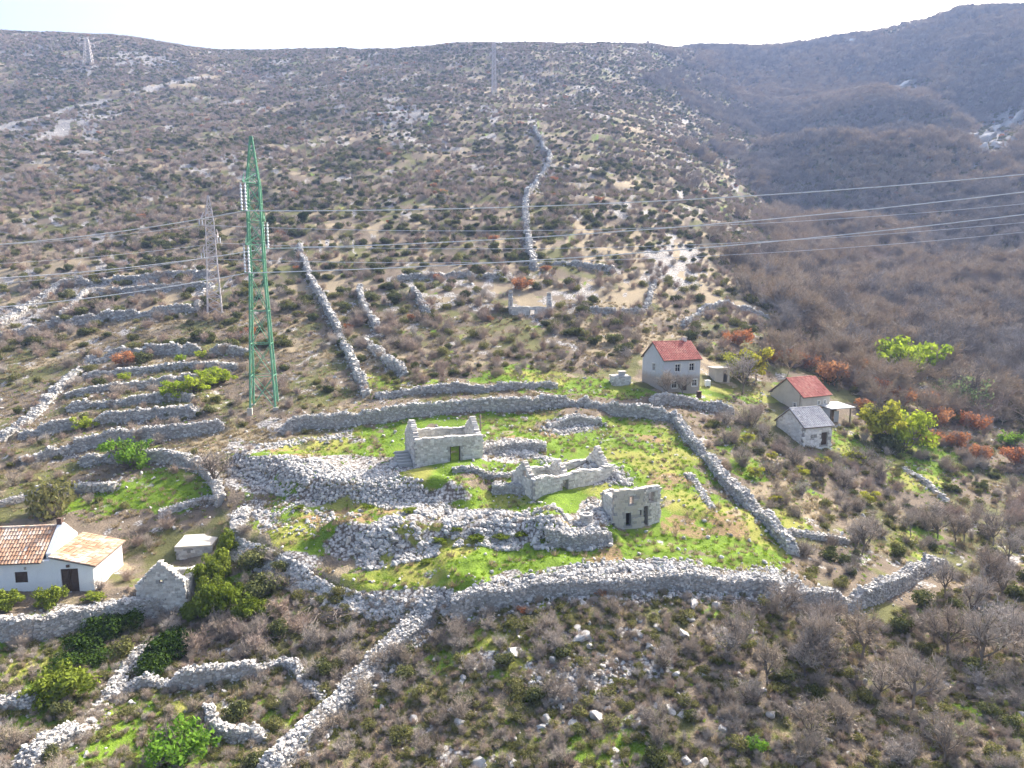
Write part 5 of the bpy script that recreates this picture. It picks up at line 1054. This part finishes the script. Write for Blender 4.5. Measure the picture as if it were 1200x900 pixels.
# low herbs, grass and stones
def zpick(n, ya, yb, f, amax=.86):
    X, Y = candidates(n, ya, yb, amax); g, d, s_, e = zone_at(X, Y); uu, vv = proj(zpos(X, Y)); k = (RNG.uniform(0, 1, n) < f(g, d, s_, e, uu, vv)) & ~blocked(uu, vv); return zpos(X[k], Y[k])
P = zpick(60000, 37, 118, lambda g, d, s_, e, u, v: np.clip(g - s_, 0, 1) * .55 + .05); scatter('grass', 'fresh green grass growing in tufts over the hamlet lawns', [tuft(i, W_grass) for i in range(3)], P, RNG.uniform(.25, .6, len(P)), 'grass')
P = zpick(60000, 37, 150, lambda g, d, s_, e, u, v: np.clip(d + .25 - s_ * .5, 0, 1) * np.where(poly_in(u, v, HAMLET), .3, .6)); scatter('dry_grass', 'bleached straw grass in tufts between the shrubs', [tuft(10 + i, W_straw, 40, .7, 'straw_tuft') for i in range(3)], P, RNG.uniform(.35, .9, len(P)), 'grass')
P = zpick(38000, 37, 70, lambda g, d, s_, e, u, v: np.where(poly_in(u, v, HAMLET) | (v < 690), 0, .32)); scatter('low_herbs', 'low grey-green herbs among the stones of the scrub slope', J('olive_scrub')[:2] + J('bare_shrub')[:2] + J('brown_scrub')[:1], P, RNG.uniform(.16, .5, len(P)))
P = zpick(15000, 118, 700, lambda g, d, s_, e, u, v: np.clip(s_ - .25, 0, 1) * .7 * (~poly_in(u, v, WOODS))); scatter('hillside_scree', 'pale limestone scree scattered over the hillside', [BOULD[i] for i in range(5)], P, RNG.uniform(.15, .6, len(P)) * (1 + P[:, 1] / 600), 'scree')
P = zpick(9000, 37, 118, lambda g, d, s_, e, u, v: np.where(poly_in(u, v, HAMLET), .05, .22)); scatter('scattered_stones', 'loose pale stones scattered through grass and scrub', [BOULD[i] for i in range(8)], P, .08 + .3 * RNG.uniform(0, 1, len(P)) ** 2.5, 'stones')

# --- plants one can point at
def hp(kind, u, v, wpx, lab, cat='bush', group=None, name=None, zs=1.0, base=2.0):
    p = gp(u, v); plant(kind, p, wpx / pxm(p) / base, lab, cat, group, name or kind, zs)
for u, v, w in ((205, 466, 34), (228, 460, 36), (250, 452, 36), (262, 448, 26), (240, 446, 24)): hp('spring_bush', u, v, w, 'lime green sapling in the bright clump on the terraces', 'sapling', 'lime green saplings in one clump', 'sapling')
hp('spring_bush', 99, 503, 26, 'single small lime green bush on a lower terrace'); hp('spring_bush', 211, 424, 14, 'tiny lime green bush beside the rust-brown one'); hp('spring_bush', 146, 446, 16, 'small yellow-green bush under the terrace wall'); hp('spring_bush', 236, 420, 16, 'small green bush at the upper terrace wall')
hp('fresh_bush', 152, 548, 58, 'leaning fresh green tree at the curved lawn wall', 'tree', name='spring_tree', zs=1.1)
hp('fresh_bush', 212, 896, 88, 'large bright green leafy bush in the lowest plot', 'bush'); hp('fresh_bush', 885, 880, 30, 'small fresh green bush among bare shrubs')
for u, v, w in ((866, 446, 34), (886, 446, 38), (876, 440, 30)): hp('yellow_tree', u, v, w, 'pale yellow-green tree between the red house and the barn', 'tree', 'yellow-green trees between house and barn', zs=1.1)
hp('yellow_tree', 1030, 518, 56, 'golden green tree in the sunny glade by the barns', 'tree'); hp('spring_bush', 1064, 524, 62, 'broad lime green tree spreading beside the golden one', 'tree', name='spring_tree', zs=1.2); hp('evergreen_shrub', 1042, 528, 30, 'dark rounded evergreen at the foot of the golden tree', 'tree', name='evergreen_tree', zs=1.3)
hp('spring_bush', 1052, 444, 66, 'yellow-green tree at the mouth of the gully', 'tree', name='spring_tree', zs=1.2); hp('spring_bush', 1082, 436, 48, 'smaller yellow-green tree touching the gully mouth one', 'tree', name='spring_tree', zs=1.2)
hp('pale_tree', 1130, 486, 52, 'pale silvery green tree in the bare woodland', 'tree'); hp('pale_tree', 1105, 470, 30, 'slighter pale green tree beside the silvery one', 'tree'); hp('fresh_bush', 1185, 524, 34, 'fresh green bush at the woodland edge'); hp('fresh_bush', 1000, 392, 16, 'small dark green bush in the gully woodland')
hp('rust_bush', 146, 428, 34, 'round rust-brown bush under the tall terrace wall'); hp('rust_bush', 865, 404, 36, 'orange leafed bush below the curved enclosure wall'); hp('rust_bush', 926, 426, 36, 'salmon orange bush behind the barns'); hp('rust_bush', 976, 450, 42, 'tall orange bush behind the red-roofed barn', zs=1.3); hp('rust_bush', 1010, 458, 22, 'rusty sapling beside the lean-to shed', zs=1.4); hp('rust_bush', 1090, 476, 26, 'rusty sapling before the silvery tree', zs=1.4); hp('rust_bush', 1150, 540, 26, 'brown-leaved tree near the glade', zs=1.5)
[hp('rust_bush', a_, b_, c_, 'russet leafed bush in the woodland edge behind the barns', 'bush', 'russet bushes behind the barns', zs=1.3) for a_, b_, c_ in ((1000, 440, 34), (1030, 466, 36), (1058, 476, 34), (945, 432, 28), (1100, 500, 36), (1120, 525, 32), (1170, 475, 30), (1012, 482, 24), (1140, 505, 34), (1085, 520, 30), (905, 425, 24), (1190, 545, 34))]
hp('rust_bush', 610, 340, 30, 'orange scrub bush just behind the roofless hill ruin'); hp('rust_bush', 640, 318, 14, 'small red bush at the end of the winding wall'); hp('rust_bush', 408, 386, 14, 'small red bush by the climbing wall'); hp('rust_bush', 703, 698, 20, 'russet bush on the stacked retaining wall'); hp('rust_bush', 612, 718, 16, 'russet tussock at the foot of the retaining wall')
hp('conifer', 318, 266, 15, 'dark conifer right behind the green pylon', 'tree', 'conifers behind the pylon', 'conifer_tree', .8); hp('conifer', 355, 266, 16, 'dark pointed conifer at the top of the climbing wall', 'tree', None, 'conifer_tree', 1.0)
for u, v, w, z in ((243, 692, 34, 1.6), (258, 676, 32, 1.5), (262, 722, 44, 1.4), (288, 726, 36, 1.1), (236, 722, 32, 1.5), (266, 652, 24, 1.9), (250, 708, 30, 1.6), (276, 708, 30, 1.2), (222, 726, 22, 1.2), (300, 716, 24, .9)): hp('ivy_mound', u, v, w, 'olive ivy mound smothering the wall beside the stone gable', 'ivy', 'ivy mounds beside the stone gable', zs=z, base=1.7)
for u, v, w, z in ((120, 742, 44, .9), (150, 735, 40, .9), (100, 758, 44, .8), (80, 780, 40, .7), (192, 770, 42, 1.2), (180, 785, 40, 1.0), (205, 760, 36, 1.2), (110, 775, 40, .6)): hp('dark_ivy', u, v, w, 'dark green ivy hanging over the cottage yard wall', 'ivy', 'dark ivy on the yard wall', 'ivy_mound', z, 1.7)
for u, v, w in ((300, 665, 40), (318, 690, 40), (300, 700, 46), (330, 668, 26)): hp('evergreen_shrub', u, v, w, 'dark evergreen bush under the rubble causeway', 'bush', 'dark bushes under the causeway')
hp('ivy_mound', 58, 712, 34, 'clipped green bush by the cottage door', name='green_bush', zs=1.1, base=1.8); hp('ivy_mound', 8, 714, 34, 'green bush at the cottage wall under the window', name='green_bush', base=1.8); hp('ivy_mound', 112, 702, 26, 'low green bush along the cottage yard edge', name='green_bush', zs=.5, base=1.8); hp('ivy_mound', 70, 820, 70, 'broad olive green bush below the yard wall', name='green_bush', zs=.8, base=1.8)
hp('olive_scrub', 62, 600, 60, 'old olive tree with gnarled stems above the cottage', 'tree', name='olive_tree', zs=1.5); hp('bare_tree', 250, 575, 50, 'leafless tree against the curved lawn wall', 'tree'); hp('bare_tree', 870, 462, 44, 'leafless spreading tree in the barn garden', 'tree'); hp('bare_tree', 783, 466, 30, 'leafless tree in front of the two storey house', 'tree'); hp('bare_tree', 800, 464, 26, 'thin leafless tree at the corner of the two storey house', 'tree')
for u, v, w in ((865, 770, 50), (1010, 775, 56), (1110, 770, 56), (960, 775, 50), (1160, 700, 44), (1010, 650, 36), (900, 805, 46), (1150, 790, 60), (1070, 830, 60)): hp('bare_tree', u, v, w, 'tall leafless tree with dark trunk rising over the thicket', 'tree', 'tall leafless trees of the thicket', zs=1.25)
hp('evergreen_shrub', 660, 770, 26, 'green bush between boulders on the scrub slope'); hp('olive_scrub', 140, 768, 40, 'tawny dry bush over the ivy by the yard wall')
for u, v, w, z in ((560, 634, 26, .5), (590, 632, 24, .5), (515, 636, 22, .5), (535, 622, 16, .5), (610, 628, 18, .5), (480, 600, 20, .4), (430, 596, 18, .4), (350, 596, 16, .4), (640, 634, 16, .5), (500, 660, 16, .5)): hp('ivy_mound', u, v, w, 'low green weed patch growing on the rubble banks', 'weeds', 'weed patches on the rubble', 'weed_patch', z)
for u, v, w in ((125, 665, 34), (140, 650, 30), (118, 690, 24), (150, 680, 26), (160, 640, 26), (195, 620, 30), (330, 720, 40), (350, 740, 44), (300, 760, 40), (230, 760, 44), (280, 745, 36)): hp('brown_scrub', u, v, w, 'tawny leafless bush between the white cottage and the causeway', 'shrub', 'tawny bushes near the cottage')
for u, v, w in ((885, 560, 20), (908, 590, 18), (940, 560, 22), (965, 548, 20), (1000, 545, 24), (875, 520, 18), (1020, 590, 22), (905, 540, 16)): hp('yellow_tree', u, v, w, 'small yellow-green bush in the brown thicket below the barns', 'bush', 'yellow-green bushes below the barns', 'spring_bush', .7)
for u, v, w in ((880, 500, 40), (850, 520, 34), (870, 545, 36), (905, 555, 34), (930, 545, 34), (960, 560, 36), (990, 570, 40), (850, 498, 30), (915, 525, 26), (895, 515, 30), (1010, 545, 36), (1030, 560, 36), (940, 580, 30)): hp('bare_shrub', u, v, w, 'dense brown leafless thicket bush on the slope below the barns', 'shrub', 'thicket bushes below the barns')
# heaps of cut branches
def brush(u, v, w, lab):
    p = gp(u, v); m = MB(); r = w / pxm(p) / 2
    for i in range(70):
        a = random.uniform(0, 6.28); q = np.array([random.gauss(0, .4) * r, random.gauss(0, .3) * r, random.uniform(.05, .5)]); l = random.uniform(.4, 1.0); d = np.array([math.cos(a), math.sin(a), random.uniform(-.12, .25)])
        m.tube([q - d * l, q + np.array([random.gauss(0, .1), random.gauss(0, .1), .05]), q + d * l], [random.uniform(.02, .05), .03, .012], 4, False)
    o = m.build('brushwood_heap', W_near); o.location = p; tag(o, lab, 'brushwood', kind='stuff')
brush(385, 722, 80, 'heap of cut grey branches below the rubble causeway'); brush(540, 735, 50, 'cut branches dumped at the causeway end'); brush(870, 712, 60, 'dead branches tangled at the terrace corner'); brush(310, 740, 80, 'tangle of dead stems below the dark bushes')
# ------------------------------------------------------------------ the air
t = NT('haze_air'); pv = t.n('VolumePrincipled'); pv.inputs['Color'].default_value = (0.42, 0.58, 1.0, 1); pv.inputs['Density'].default_value = 0.00024; pv.inputs['Anisotropy'].default_value = 0.1
t.t.links.new(pv.outputs[0], t.out.inputs['Volume'])
zlo, zhi = float(GZ.min()) - 1.5, float(GZ.max()) + 40
hz = MB().box((-6900, -85, zlo), (6900, 2650, zhi)).build('haze', t.m); tag(hz, 'thin blue air over the hillside', kind='stuff')
